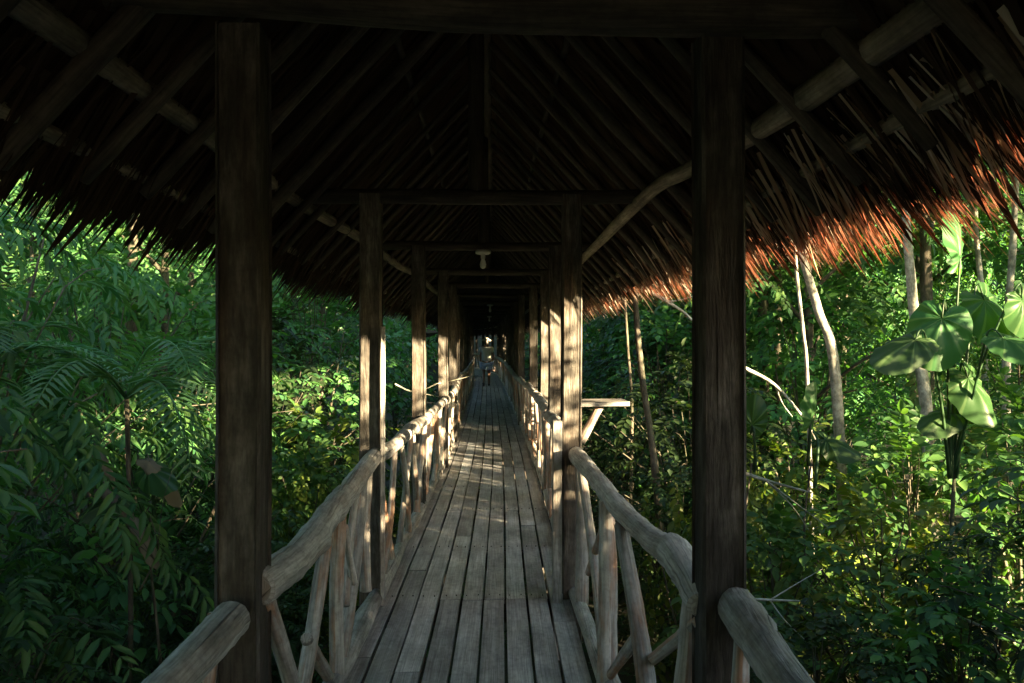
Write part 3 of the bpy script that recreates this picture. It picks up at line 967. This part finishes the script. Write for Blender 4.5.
def make_tree(name, seed, H, crown0, R, tips, ll, lw, mat, barkm, r0=.09, n_leaf=9, tlen=.6, pinnate=False, lean=.2):
    r = random.Random(seed)
    root = empty(name, (0, 0, 0))
    L = Leaves(); S = MB(); T = MB()
    lx, ly = r.uniform(-lean, lean), r.uniform(-lean, lean)
    top = Vector((lx, ly, H * .9))
    T.tube([(0, 0, -.2), (lx * .3 + r.uniform(-.05, .05), ly * .2, H * .3), (lx * .6, ly * .7 + r.uniform(-.06, .06), H * .6), top], [r0, r0 * .8, r0 * .6, r0 * .25], 9, .05, rnd=r)
    centres = []
    for i in range(9):
        a = i * 2.4 + r.uniform(-.4, .4); zz = crown0 + (1 - crown0) * (i + .5) / 9
        q = R * r.uniform(.5, .95) * (1.1 - .5 * (zz - crown0) / (1 - crown0))
        c = Vector((lx * zz + math.cos(a) * q, ly * zz + math.sin(a) * q, H * zz))
        b0 = Vector((lx * zz * .8, ly * zz * .8, H * max(.2, zz - .12)))
        S.tube([b0, b0.lerp(c, .5) + Vector((0, 0, .12)), c], [r0 * .4, r0 * .25, .01], 6, .05, sub=3, rnd=r)
        centres.append((c, R * r.uniform(.35, .55)))
    for i in range(tips):
        c, cr = r.choice(centres)
        v = rvec(r) * cr * r.random() ** .45
        v.z *= .6
        p = c + v
        d = v.normalized() * .7 + Vector((0, 0, r.uniform(-.2, .5)))
        sprig(L, r, p, d, tlen * r.uniform(.6, 1.2), n_leaf, ll, lw, 'ovate', pinnate, .6)
    L.build('crown', mat, root); T.build('trunk', barkm, root); S.build('branch', barkm, root)
    return root

def clone(src):
    o = src.copy(); C.objects.link(o)
    for ch in list(src.children):
        c = ch.copy(); C.objects.link(c); c.parent = o
        for g2 in list(ch.children):
            d = g2.copy(); C.objects.link(d); d.parent = c
    return o

USED = {}
RADI = {}
def place(proto, x, y, label, cat, group=None, rz=None, s=1.0, dz=0.0, sz=None):
    k = proto.name
    if USED.get(k): o = clone(proto)
    else: o = proto; USED[k] = True
    for key in ('label', 'category', 'group'):
        if key in o: del o[key]
    if k not in RADI:
        rad, hh = [], []
        for ch in o.children:
            if ch.type == 'MESH' and len(ch.data.vertices) > 200:
                co = np.empty(len(ch.data.vertices) * 3, dtype=np.float32); ch.data.vertices.foreach_get('co', co); co = co.reshape(-1, 3)
                rad.append(np.percentile(np.hypot(co[:, 0], co[:, 1]), 99)); hh.append(np.percentile(co[:, 2], 98))
        RADI[k] = (max(rad), max(hh))
    rad, hh = RADI[k]
    if y < yk(NB) + 1 and 'overstorey' not in k:
        top_z = ground_z(x, y) + hh * s
        need = (1.15 + rad * s) if top_z > 1.9 else (.72 + rad * s * (.75 if top_z > .6 else .3))
        if 'palm' in k: need = 1.0 + rad * s * .75
        if abs(x) < need and sz is None: x = math.copysign(need, x)
    o.location = (x, y, ground_z(x, y) + dz)
    o.rotation_euler = (0, 0, RND.uniform(0, 6.28) if rz is None else rz)
    o.scale = (s, s, s if sz is None else sz)
    tag(o, label, cat, group)
    return o

broad_a = make_shrub('broadleaf_shrub', 1, 2.6, 1.1, 170, .16, .10, M['leaf'], M['dark_bark'], tlen=.42)
broad_b = make_shrub('leafy_bush', 2, 2.0, 1.2, 200, .12, .075, M['leaf_bright'], M['dark_bark'], n_leaf=10, tlen=.36)
broad_c = make_shrub('tall_shrub', 3, 4.2, 1.3, 290, .17, .095, M['leaf'], M['dark_bark'], tlen=.5, stems=6)
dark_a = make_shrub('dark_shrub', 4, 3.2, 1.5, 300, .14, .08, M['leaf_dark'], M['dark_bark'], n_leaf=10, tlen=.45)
pinn_a = make_shrub('feathery_shrub', 5, 4.6, 1.4, 200, .20, .055, M['leaf_cool'], M['dark_bark'], n_leaf=9, tlen=.75, pinnate=True, droop=1.0, stems=6, low=.1)
pinn_b = make_shrub('feathery_bush', 6, 2.4, 1.1, 150, .12, .034, M['leaf_dark'], M['dark_bark'], n_leaf=11, tlen=.55, pinnate=True, droop=.7)
fern = make_shrub('fern_clump', 7, 1.1, .7, 70, .09, .022, M['leaf_dark'], M['dark_bark'], n_leaf=16, tlen=.7, pinnate=True, tmpl='narrow', droop=.9, low=.1)
bigleaf = make_shrub('large_leaved_shrub', 8, 2.8, .9, 60, .26, .16, M['leaf_cool'], M['dark_bark'], n_leaf=5, tlen=.5, droop=.9)
palm_a = make_palm('palm', 9, 3.1, 11, 1.35, .30, .024, M['frond'])
palm_b = make_palm('young_palm', 10, .35, 8, 1.2, .26, .022, M['frond'])
tree_a = make_tree('forest_tree', 11, 7.5, .35, 2.1, 480, .19, .11, M['leaf'], M['dark_bark'], r0=.12, tlen=.6)
tree_b = make_tree('slender_tree', 12, 8.5, .4, 1.8, 400, .17, .10, M['leaf_cool'], M['dark_bark'], r0=.09, tlen=.6)
tree_c = make_tree('feathery_tree', 13, 7.0, .3, 2.2, 330, .16, .05, M['leaf_cool'], M['dark_bark'], r0=.1, n_leaf=9, tlen=.8, pinnate=True)

canopy_a = make_tree('overstorey_tree', 51, 9.5, .62, 3.3, 620, .2, .12, M['leaf'], M['dark_bark'], r0=.11, tlen=.7)
canopy_b = make_tree('overstorey_tree', 52, 10.5, .58, 3.2, 560, .2, .11, M['leaf_cool'], M['dark_bark'], r0=.10, tlen=.7)
def px_of(x, y): return 490 + x / y * FPX

# left bank, near to far: (prototype, x, y, scale)
LEFT = [
 (pinn_a, -3.6, 5.6, .95, 'tall feathery shrub with drooping leaflets at the left edge'),
 (pinn_a, -4.6, 7.0, 1.05, 'tall feathery shrub behind the leftmost shrub'),
 (pinn_a, -4.2, 9.0, .95, 'feathery shrub behind the left palm fronds'),
 (pinn_b, -3.0, 7.2, 1.1, 'waist high feathery bush left of the near left post'),
 (broad_c, -5.0, 10.5, 1.0, 'tall round leaved shrub deep in the left bank'),
 (broad_c, -3.3, 10.2, .9, 'leafy shrub seen left of the near left post'),
 (broad_b, -2.1, 10.6, 1.15, 'sunlit yellow green bush just right of the near left post'),
 (dark_a, -3.4, 13.0, 1.1, 'dark shrub behind the sunlit bush'),
 (broad_c, -2.9, 15.5, 1.1, 'tall shrub between the second and third left posts'),
 (fern, -2.3, 4.3, 1.0, 'fern clump at the lower left'),
 (fern, -1.9, 5.6, 1.0, 'fern clump below the left handrail'),
 (fern, -3.1, 5.0, 1.2, 'fern clump below the dead curled leaves'),
 (dark_a, -2.9, 4.4, .62, 'low dark shrub at the bottom left corner'),
 (dark_a, -2.1, 6.8, .55, 'low dark shrub behind the left railing'),
 (bigleaf, -2.9, 6.2, .62, 'broad bluish leaved plant beside the dead curled leaves'),
 (broad_a, -1.9, 8.6, .8, 'green shrub close behind the left railing'),
 (tree_c, -7.5, 11.0, 1.0, 'feathery tree at the back of the left bank'),
 (tree_a, -5.5, 14.0, .95, 'broad forest tree behind the left shrubs'),
 (tree_b, -8.5, 15.5, 1.0, 'slender forest tree at the far left'),
 (tree_a, -3.2, 19.0, .9, 'forest tree close to the walkway far on the left'),
 (tree_b, -5.0, 21.0, 1.0, 'slender tree far behind on the left'),
]
for i, (pr_, x, y, s, lab) in enumerate(LEFT):
    place(pr_, x, y, lab, 'tree' if 'tree' in pr_.name else ('fern' if 'fern' in pr_.name else 'shrub'), s=s)
place(palm_a, -2.45, 5.6, 'palm with arching fronds left of the near left post', 'palm', s=.95, rz=.5)
place(palm_a, -3.5, 5.6, 'palm with drooping fronds at the far left edge', 'palm', s=1.0, rz=2.0)
place(palm_b, -2.5, 5.3, 'young palm below the arching fronds', 'palm', s=1.0)
place(palm_b, -2.2, 3.6, 'small young palm at the bottom left', 'palm', s=.8)
# right bank
RIGHT = [
 (broad_b, 3.2, 6.6, 1.0, 'bright leafy bush under the elephant ear leaves'),
 (broad_a, 2.2, 6.3, .72, 'round leaved shrub right of the near right post'),
 (broad_a, 2.9, 5.0, .66, 'green shrub at the lower right'),
 (pinn_b, 3.3, 5.4, .8, 'feathery bush at the right edge'),
 (fern, 2.5, 4.6, .9, 'fern clump at the bottom right'),
 (dark_a, 2.0, 5.0, .5, 'low dark shrub right of the near handrail'),
 (dark_a, 1.9, 8.2, .62, 'dark shrub behind the plank shelf'),
 (broad_a, 4.4, 8.4, 1.0, 'leafy shrub beneath the leaning pale trunk'),
 (broad_b, 3.6, 9.6, 1.2, 'light green bush left of the leaning pale trunk'),
 (dark_a, 2.6, 10.5, 1.0, 'dark shrub left of the near right post'),
 (broad_a, 5.8, 8.8, 1.1, 'shrub behind the elephant ear plant'),
 (broad_b, 6.4, 10.6, 1.2, 'bright bush between the pale trunks'),
 (broad_c, 4.9, 12.5, 1.0, 'tall shrub behind the leaning pale trunk'),
 (broad_c, 2.7, 14.0, .95, 'tall shrub behind the second right post'),
 (dark_a, 1.8, 12.5, .9, 'dark shrub beside the far right posts'),
 (pinn_a, 7.6, 11.5, .9, 'feathery shrub at the upper right'),
 (bigleaf, 6.9, 9.8, .9, 'broad leaved plant behind the pale trunks'),
 (tree_a, 8.2, 15.5, 1.0, 'broad forest tree behind the pale trunks'),
 (tree_b, 5.6, 16.5, 1.0, 'slender forest tree behind the right bank'),
 (tree_a, 3.4, 18.5, 1.0, 'forest tree close to the walkway far on the right'),
 (tree_c, 10.5, 14.5, 1.0, 'feathery tree at the right edge of the forest'),
]
for i, (pr_, x, y, s, lab) in enumerate(RIGHT):
    place(pr_, x, y, lab, 'tree' if 'tree' in pr_.name else ('fern' if 'fern' in pr_.name else 'shrub'), s=s)

KIND = {'forest_tree': 'bushy forest tree', 'slender_tree': 'slender forest tree', 'feathery_tree': 'feathery leaved tree', 'tall_shrub': 'tall round leaved shrub',
        'dark_shrub': 'dark dense shrub', 'fern_clump': 'fern clump', 'broadleaf_shrub': 'small broadleaved shrub', 'feathery_bush': 'small feathery bush', 'leafy_bush': 'bright leafy bush'}
# forest filling: rows of trees and shrubs farther back on both sides
rf = random.Random(33)
for i in range(46):
    side = -1 if i % 2 else 1
    y = 15 + (i // 2) * 1.6 + rf.uniform(-.6, .6)
    x = side * (2.6 + rf.random() ** .7 * (6 + y * .35))
    pr_ = rf.choice([tree_a, tree_b, tree_c, broad_c, dark_a])
    sd_ = 'left' if side < 0 else 'right'
    band = 'beyond the third pair of posts' if y < 20 else ('midway down the walkway' if y < 32 else 'far down the walkway')
    place(pr_, x, y, '%s in the deep %s forest, %s' % (KIND[pr_.name.split('.')[0]], sd_, band), 'tree' if 'tree' in pr_.name else 'shrub',
          group='deep forest plants on the %s, %s' % (sd_, band), s=rf.uniform(.85, 1.25))
for i in range(34):
    side = -1 if i % 2 else 1
    y = 4.5 + rf.random() * 14
    x = side * (1.5 + rf.random() * (.35 * y + .3))
    if side > 0 and y < 6.5 and x < 1.9: continue
    pr_ = rf.choice([fern, fern, dark_a, broad_a, pinn_b, broad_b])
    sd_ = 'left' if side < 0 else 'right'
    band = 'beside the nearest railing' if y < 8 else ('past the second pair of posts' if y < 12.5 else 'well down the walkway')
    place(pr_, x, y, '%s in the shaded understorey on the %s, %s' % (KIND[pr_.name.split('.')[0]], sd_, band), 'fern' if 'fern' in pr_.name else 'shrub',
          group='understorey plants on the %s, %s' % (sd_, band), s=rf.uniform(.4, .62))
# bushes and trees standing outside the picture that shade the near end
for (pr_, x, y, s) in ([(dark_a, 3.6, .8, .9), (dark_a, 4.2, -.8, 1.0), (broad_c, 5.5, -2.0, 1.0), (dark_a, 3.5, 2.4, .85), (broad_a, 4.2, 2.9, 1.1),
                       (dark_a, 4.9, 1.6, 1.1), (dark_a, 5.6, .2, 1.1), 
                       (dark_a, 4.3, 4.3, .95),                        ] + [(rf.choice([tree_a, tree_b, broad_c, tree_c]), 5 + i * 1.3 + rf.uniform(-.5, .5), -4.6 - i * 1.3 - j * 2.0 + rf.uniform(-.6, .6), 1.05) for i in range(4, 10) for j in range(3)]
  + [(pq, px_, py_, 1) for pq, px_, py_ in ((tree_a, 10.5, 4.5), (tree_b, 12.5, 6), (tree_a, 11.5, 8), (tree_a, 14, 9.5), (tree_b, 12.2, 10.6), (tree_a, 13.5, 3.2))]
  + [(tree_a if j % 2 else tree_b, 4.9, 12.5 + 2.1 * j, 1.0) for j in range(26)]
  + [(broad_c if j % 2 else dark_a, 3.3 + .4 * (j % 3), 15.5 + 1.9 * j, 1.25 if j % 2 == 0 else 1.05) for j in range(24)]
  + [(broad_c, 4.8, .8, .92), (broad_c, 4.9, 2.1, .93), (broad_c, 5.0, 3.3, .96), (broad_c, 5.6, 4.3, .96), (broad_c, -4.1, 3.2, 1.15), (broad_c, -5.0, 4.3, 1.2), (broad_c, -4.4, 1.8, 1.05), (dark_a, 5.4, 3.8, 1.1), (broad_c, 4.6, -.8, .98), (broad_c, 5.4, -2.2, 1.08), (broad_c, 3.6, .3, .84), (broad_c, 3.2, -1.4, 1.05), (broad_c, 3.0, -2.4, 1.05), (broad_c, 3.9, -1.9, 1.07), (broad_c, 4.8, -3.0, 1.1), (dark_a, 3.3, -.6, 1.22), (broad_c, 5.6, -1.0, .98), (broad_c, 2.8, -3.2, 1.0), (broad_c, 4.4, -3.6, 1.08), (broad_c, 6.4, -3.2, 1.0), (dark_a, 4.2, -2.2, 1.32), (dark_a, 4.3, .3, 1.12), (dark_a, 3.4, -2.4, 1.3)]
  + [(rf.choice([tree_a, tree_b, tree_c]), -5.0 - rf.random() * 3, -12 + 2.2 * j, 1) for j in range(7)] + [(tree_a, 0, -15, 1), (tree_b, 2.5, -14.5, 1), (tree_a, -2.5, -14.5, 1)]):
    if y > 10 and x < 10:
        place(pr_, x, y, ('leafy tree' if 'tree' in pr_.name else 'leafy shrub') + ' in the row lining the right eave further down the walkway', 'tree' if 'tree' in pr_.name else 'shrub', group='plants lining the right eave', s=s)
        continue
    place(pr_, x, y, ('tree' if 'tree' in pr_.name else 'shrub') + ' standing outside the picture beside the near end of the walkway', 'tree' if 'tree' in pr_.name else 'shrub', group='plants beside the near end of the walkway', s=s)

for (x, y) in [(4.2, -1.9), (4.9, -2.6), (5.6, -3.3), (3.6, -1.5), (3.3, -2.6), (4.6, -3.6), (6.2, -4.2), (2.9, -.6), (3.9, -1.2), (5.2, -2.5), (4.3, -1.35), (4.8, -1.8), (5.3, -2.3), (3.4, -.5), (6.0, -2.9)]:  # unseen shrubs added, stretched narrow to keep low sun off the near posts
    place(broad_c, x, y, 'narrow shrub standing outside the picture beside the near end', 'shrub', group='narrow shrubs beside the near end of the walkway', s=.62, sz=1.16)
# far end of the walkway: trees closing the view
for i in range(8):
    place(rf.choice([tree_a, tree_b, dark_a]), rf.uniform(-5, 5), yk(NB) + 3 + rf.random() * 5, 'dark tree closing the far end of the walkway', 'tree', group='trees beyond the far end', s=1.1)

# tall trees whose crowns spread over the banks, above the roof line
for (x, y, sd, s_) in [(-6.2, 8.2, 2, 1.05), (-5.4, 12.6, 1, 1.0), (-5.6, 17.5, 2, 1.05), (5.6, 8.0, 2, 1.0), (6.6, 12.2, 1, 1.05), (5.4, 15.2, 1, 1.0), (5.6, 20.5, 2, 1.0)]:
    place(canopy_a if sd == 1 else canopy_b, x, y, 'tall tree trunk whose crown is hidden above the eaves', 'tree', group='overstorey trees beside the walkway', s=s_)

# pale trunks on the right
def pale_trunk(label, pts, r, crown=True, mat='bark', seed=1):
    base = Vector(pts[0]); gz = ground_z(base.x, base.y)
    base.z = gz
    root = empty('pale_trunk_tree', base)
    rr_ = random.Random(seed)
    P_ = [Vector((0, 0, -.2))] + [Vector(p) - base for p in pts[1:]]
    T = MB(); T.tube(P_, [r * 1.15] + [r * (1 - .12 * i) for i in range(len(pts) - 1)], 10, .05, sub=6, rnd=rr_, knots=4)
    T.build('trunk', M[mat], root)
    if crown:
        L = Leaves(); S = MB(); top = P_[-1]
        for i in range(7):
            a = i * 2.4; c = top + Vector((math.cos(a) * 1.1, math.sin(a) * 1.1, rr_.uniform(-.4, .9)))
            S.tube([top - Vector((0, 0, .4)), top.lerp(c, .5), c], [.03, .02, .008], 6, 0, sub=2, rnd=rr_)
            for _ in range(34):
                v = rvec(rr_, .6 * rr_.random() ** .5)
                sprig(L, rr_, c + v, v + Vector((0, 0, .2)), .45, 8, .12, .065, 'ovate', False, .6)
        L.build('crown', M['leaf'], root); S.build('branch', M[mat], root)
    tag(root, label, 'tree')
    return root
pale_trunk('pale trunk leaning left, just right of the near right post', [at(850, 470, 9.5), at(836, 382, 9.4), at(818, 310, 9.3), at(801, 250, 9.2), at(786, 170, 9.2), at(780, 90, 9.2)], .058, seed=1)
pale_trunk('pale spotted upright trunk left of the elephant ear leaves', [at(938, 520, 9.8), at(928, 430, 9.8), at(918, 350, 9.8), at(910, 270, 9.7), at(905, 200, 9.7), at(900, 100, 9.7)], .072, seed=2)
pale_trunk('straight pale trunk at the right edge', [at(1006, 520, 10.5), at(1006, 400, 10.5), at(1008, 320, 10.4), at(1013, 240, 10.4), at(1016, 180, 10.4), at(1018, 90, 10.4)], .055, seed=3)
pale_trunk('slim pale trunk behind the elephant ear leaves', [at(980, 520, 12.0), at(985, 400, 12.0), at(982, 300, 12.0), at(976, 230, 12.0), at(972, 120, 12.0)], .05, seed=4)
pale_trunk('thin tan sapling between post and leaning trunk', [at(816, 480, 8.4), at(808, 398, 8.4), at(803, 330, 8.3), at(796, 262, 8.3), at(792, 150, 8.3)], .020, crown=False, seed=5)
pale_trunk('grey trunk in the shade behind the right handrail', [at(668, 560, 8.6), at(658, 500, 8.6), at(650, 430, 8.6), at(640, 360, 8.6), at(632, 250, 8.6)], .040, crown=False, mat='dark_bark', seed=6)
pale_trunk('thin dark sapling left of the near right post', [at(628, 500, 10.6), at(632, 420, 10.6), at(628, 350, 10.6), at(622, 250, 10.6)], .02, crown=False, mat='dark_bark', seed=7)

# bare branches
def branch(label, pts, r, mat='bark', seed=1, forks=2):
    rr_ = random.Random(seed)
    base = Vector(pts[0])
    S = MB(); pp = [Vector(p) - base for p in pts]
    S.tube(pp, [r * (1 - .6 * i / (len(pp) - 1)) for i in range(len(pp))], 7, .08, sub=5, rnd=rr_)
    for f in range(forks):
        i = rr_.randrange(1, len(pp) - 1) if len(pp) > 2 else 0
        q = pp[i]; d = (pp[-1] - pp[0]).normalized() * .25 + rvec(rr_, .25)
        S.tube([q, q + d * .6, q + d * 1.2 + rvec(rr_, .06)], [r * .5, r * .3, r * .15], 5, .05, sub=3, rnd=rr_)
    o = S.build('bare_branch', M[mat]); o.location = base
    tag(o, label, 'branch')
    return o
branch('curved bare branch right of the near right post', [at(735, 470, 6.0), at(765, 480, 6.0), at(790, 487, 5.9), at(812, 493, 5.9)], .016, seed=1)
branch('bare branch crossing left of the near right post', [at(640, 285, 8.5), at(668, 302, 8.4), at(690, 318, 8.4), at(708, 345, 8.4)], .022, seed=2)
branch('grey fallen stick at the lower right', [at(960, 618, 5.0), at(990, 630, 5.0), at(1030, 648, 5.0)], .014, seed=3, mat='plate' if False else 'bark')
branch('bare slanting limb behind the leaning trunk', [at(745, 368, 8.6), at(775, 385, 8.6), at(805, 420, 8.5), at(818, 445, 8.5)], .022, seed=4)
branch('thin horizontal stick right of the near right post, low down', [at(735, 599, 5.6), at(770, 600, 5.6), at(800, 601, 5.6)], .012, seed=5)
branch('brown dead stalk rising among the left ferns', [at(50, 445, 6.0), at(62, 425, 6.0), at(72, 408, 6.0), at(80, 402, 6.0)], .022, seed=6)
branch('dead twig with side shoots at the lower left', [at(140, 590, 5.0), at(155, 560, 5.0), at(158, 545, 5.0), at(150, 515, 5.0)], .006, seed=7, forks=4, mat='dark_bark')
branch('long twig along the left railing at the bushes', [at(395, 384, 10.5), at(415, 392, 10.5), at(436, 384, 10.5), at(440, 382, 10.5)], .012, seed=8)

# elephant ear plant on the right: every leaf a part on its own stalk
ear_base = at(952, 640, 6.6); ear_base.z = ground_z(ear_base.x, ear_base.y)
ear = empty('elephant_ear_plant', ear_base)
tag(ear, 'tall plant with huge heart shaped leaves at the right', 'plant')
re_ = random.Random(4)
def ear_leaf(root, base, p, tip, nrm, length, width, tm, crown_z=.6):
    L = Leaves()
    p = Vector(p) - base
    L.add(tm, p, Vector(tip), Vector(nrm), length, width)
    lf = L.build('leaf', M['ear'], root)
    S = MB(); b0 = Vector((re_.uniform(-.03, .03), re_.uniform(-.03, .03), max(.3, min(p.z - .35, crown_z))))
    top = p
    S.tube([b0, b0.lerp(top, .5) + Vector((0, 0, .25)) + Vector((top.x * -.12, 0, -.1)), top - Vector(tip).normalized() * .10 + Vector((0, 0, .03)), top], [.015, .011, .008, .006], 7, .03, rnd=re_)
    S.build('leaf_stalk', M['leaf_dark'], lf)
EARS = [
 (960, 258, 6.6, (.1, .1, 1), (.9, -.8, .1), .62, .55, 0),
 (942, 318, 6.4, (-.35, -.2, -.9), (-.5, -1, .35), .62, .62, 1),
 (984, 300, 6.7, (.5, -.2, -.75), (.2, -1, .5), .66, .62, 2),
 (915, 340, 6.3, (-.8, -.3, -.35), (-.15, -.5, .8), .62, .5, 0),
 (1003, 338, 6.2, (.8, -.5, -.2), (0, -.45, 1), .6, .6, 1),
 (968, 378, 6.5, (.3, -.4, -.8), (.3, -1, .25), .6, .5, 2),
 (1022, 300, 6.4, (.5, .2, -.7), (.3, -1, .3), .55, .5, 1),
 (952, 412, 6.6, (-.8, -.3, -.3), (0, -.5, 1), .5, .4, 0),
]
for (px, py, y, tip, nrm, l, w, t) in EARS:
    ear_leaf(ear, ear_base, at(px, py, y), tip, nrm, l * .86, w * .88, 'heart%d' % t, 2.3)
S = MB(); S.tube([(0, 0, -.1), (.02, 0, .5), (-.02, 0, 1.0), (.0, 0, 1.9), (.03, 0, 2.45)], [.035, .03, .022, .018, .014], 8, .05, rnd=re_); S.build('stem', M['dark_bark'], ear)
for nm, lab, cfg in [('elephant_ear_plant', 'small upright heart shaped leaf beside the near right post', [(752, 425, 6.4, (.1, 0, .9), (-.4, -1, .2), .30, .26, 0)]),
                     ('elephant_ear_plant', 'pair of heart shaped leaves below the leaning pale trunk', [(812, 420, 6.2, (.15, -.1, .9), (.9, -.7, .2), .36, .3, 1), (826, 440, 6.3, (.7, -.4, -.3), (0, -.7, .9), .34, .3, 2)]),
                     ('elephant_ear_plant', 'low heart shaped leaf plant on the left bank', [(150, 470, 5.6, (.6, -.5, -.3), (0, -.6, .8), .34, .26, 1), (118, 500, 5.4, (-.6, -.5, -.2), (0, -.5, .8), .30, .24, 0)])]:
    b0 = at(cfg[0][0], 640, cfg[0][2]); b0.z = ground_z(b0.x, b0.y)
    root = empty(nm, b0)
    tag(root, lab, 'plant')
    for (px, py, y, tip, nrm, l, w, t) in cfg:
        ear_leaf(root, b0, at(px, py, y), tip, nrm, l, w, 'heart%d' % t, 5.0)
    S = MB(); S.tube([(0, 0, -.1), (.06, .05, .9), (-.03, .08, 1.8), (0, 0, at(*cfg[0][:3]).z - b0.z - .3)], [.014, .012, .009, .007], 7, .05, rnd=re_); S.build('stem', M['dark_bark'], root)

# dead curled leaves hanging in the left bank
dead_t = heart_template(9)
dv = dead_t[0].copy()
th = dv[:, 0] * 5.2 + .4 * np.sin(dv[:, 1] * 7)
rad_ = .13 + .05 * dv[:, 1]
cx = np.sin(th) * rad_; cz = (np.cos(th) - 1) * rad_
hook = np.maximum(0, dv[:, 1] + .1)
dv[:, 0] = cx * 1.5 + .03 * np.sin(dv[:, 1] * 19); dv[:, 2] = cz - 1.1 * hook ** 2 + .02 * np.sin(th * 5)
TEMPL['curled'] = (dv, dead_t[1], dead_t[2])
for (px, py, y, tip, nrm, l, w, lab) in [(97, 452, 5.6, (.7, -.3, -.3), (.1, -.25, 1), .22, .22, 'small curled grey dead leaf, topmost of the dead leaves at left'),
                                   (106, 490, 5.4, (1, -.2, -.15), (0, -.25, 1), .26, .2, 'pale curled dead leaf in the middle of the dead leaves at left'),
                                   (150, 462, 5.6, (.9, -.3, -.3), (-.2, -.3, 1), .30, .26, 'wide drooping dead leaf nearest the near left post'),
                                   (135, 520, 5.4, (.8, -.4, -.3), (.2, -.3, 1), .28, .22, 'lowest curled dead leaf at left')]:
    L = Leaves(); p = at(px, py, y)
    L.add('curled', Vector((0, 0, 0)), Vector(tip), Vector(nrm), l, w)
    o = L.build('dead_leaf', M['dead']); o.location = p
    tag(o, lab, 'dead leaf')
    S = MB(); S.tube([(0, 0, 0), (-.03, .03, .05), (-.06, .12, .02)], [.003, .004, .004], 5, .05); S.build('leaf_stalk', M['dead'], o)

# hanging leafy sprays right at the bank's edge, sunlit on the left: a climber
def make_climber(seed, H, W, n, mat):
    r = random.Random(seed); root = empty('leafy_climber', (0, 0, 0)); L = Leaves(); S = MB()
    for i in range(n):
        x, y = r.uniform(-W, W), r.uniform(-W * .5, W * .5)
        z = H * r.uniform(.3, 1) * (1 - .25 * abs(x) / W)
        for k in range(3):
            sprig(L, r, (x + r.uniform(-.1, .1), y, z - k * .22), (r.uniform(-.5, .5), r.uniform(-.6, .3), -.6), .4, 8, .10, .06, 'ovate', False, 1.1)
        if i % 6 == 0: S.tube([(x * .3, y, 0), (x * .8, y, z * .6), (x, y, z)], [.014, .01, .005], 6, .05, sub=4, rnd=r)
    L.build('foliage', mat, root); S.build('stem', M['dark_bark'], root)
    return root
cl = make_climber(41, 2.9, .8, 80, M['leaf_bright'])
place(cl, -2.25, 9.0, 'hanging yellow green climber lit by the sun beside the near left post', 'climber', s=.85, rz=.4)
place(cl, -1.8, 8.2, 'lower sunlit climber over the shrubs just past the near left post', 'climber', s=.8, rz=2.4)
place(cl, 2.15, 7.2, 'light green climber hanging left of the near right post', 'climber', s=.95, rz=0.2)
place(cl, -3.9, 8.2, 'leafy climber under the palm fronds on the left', 'climber', s=.7, rz=0.2)

# undergrowth: leaf mass on the forest floor
ru = random.Random(77)
U = Leaves()
for i in range(5200):
    side = -1 if ru.random() < .5 else 1
    y = 1.5 + ru.random() ** 1.3 * 42
    x = side * (.2 + ru.random() * (4 + y * .75))
    if abs(x) < 1.1: z = ground_z(x, y) + ru.random() * .25
    else: z = ground_z(x, y) + ru.random() ** 1.5 * (.55 + .02 * y)
    sc = 1 + max(0, y - 8) * .05
    sprig(U, ru, (x, y, z), (ru.uniform(-1, 1), ru.uniform(-1, 1), ru.uniform(0, .9)), .4 * sc, 7, .10 * sc, .05 * sc, 'ovate' if ru.random() < .7 else 'narrow', ru.random() < .3, .6)
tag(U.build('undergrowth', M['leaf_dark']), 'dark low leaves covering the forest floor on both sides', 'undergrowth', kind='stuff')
U = Leaves()
for i in range(2600):
    y = 2 + ru.random() ** 1.2 * 16; side = -1 if ru.random() < .6 else 1
    x = side * (.3 + ru.random() * (3 + y * .5))
    p = Vector((x, y, ground_z(x, y) + ru.uniform(.02, .45)))
    U.add('ovate', p, rvec(ru) * Vector((1, 1, .3)), Vector((ru.uniform(-.5, .5), ru.uniform(-.5, .5), 1)), ru.uniform(.08, .2), ru.uniform(.04, .09))
tag(U.build('leaf_litter', M['litter']), 'brown fallen leaves scattered over the forest floor', 'leaf litter', kind='stuff')
U = Leaves()
for i in range(9000):
    a = ru.random()
    y = 26 + ru.random() * 45; x = ru.uniform(-1, 1) * (12 + y * .75)
    if abs(x) < 3 and y < yk(NB) + 4: continue
    z = ground_z(x, y) + ru.random() * 7.5
    sprig(U, ru, (x, y, z), rvec(ru) + Vector((0, 0, .2)), 1.1, 6, .42, .26, 'ovate', False, .6)
tag(U.build('distant_forest', M['leaf']), 'distant wood closing the view behind the nearer trees', 'forest', kind='stuff')
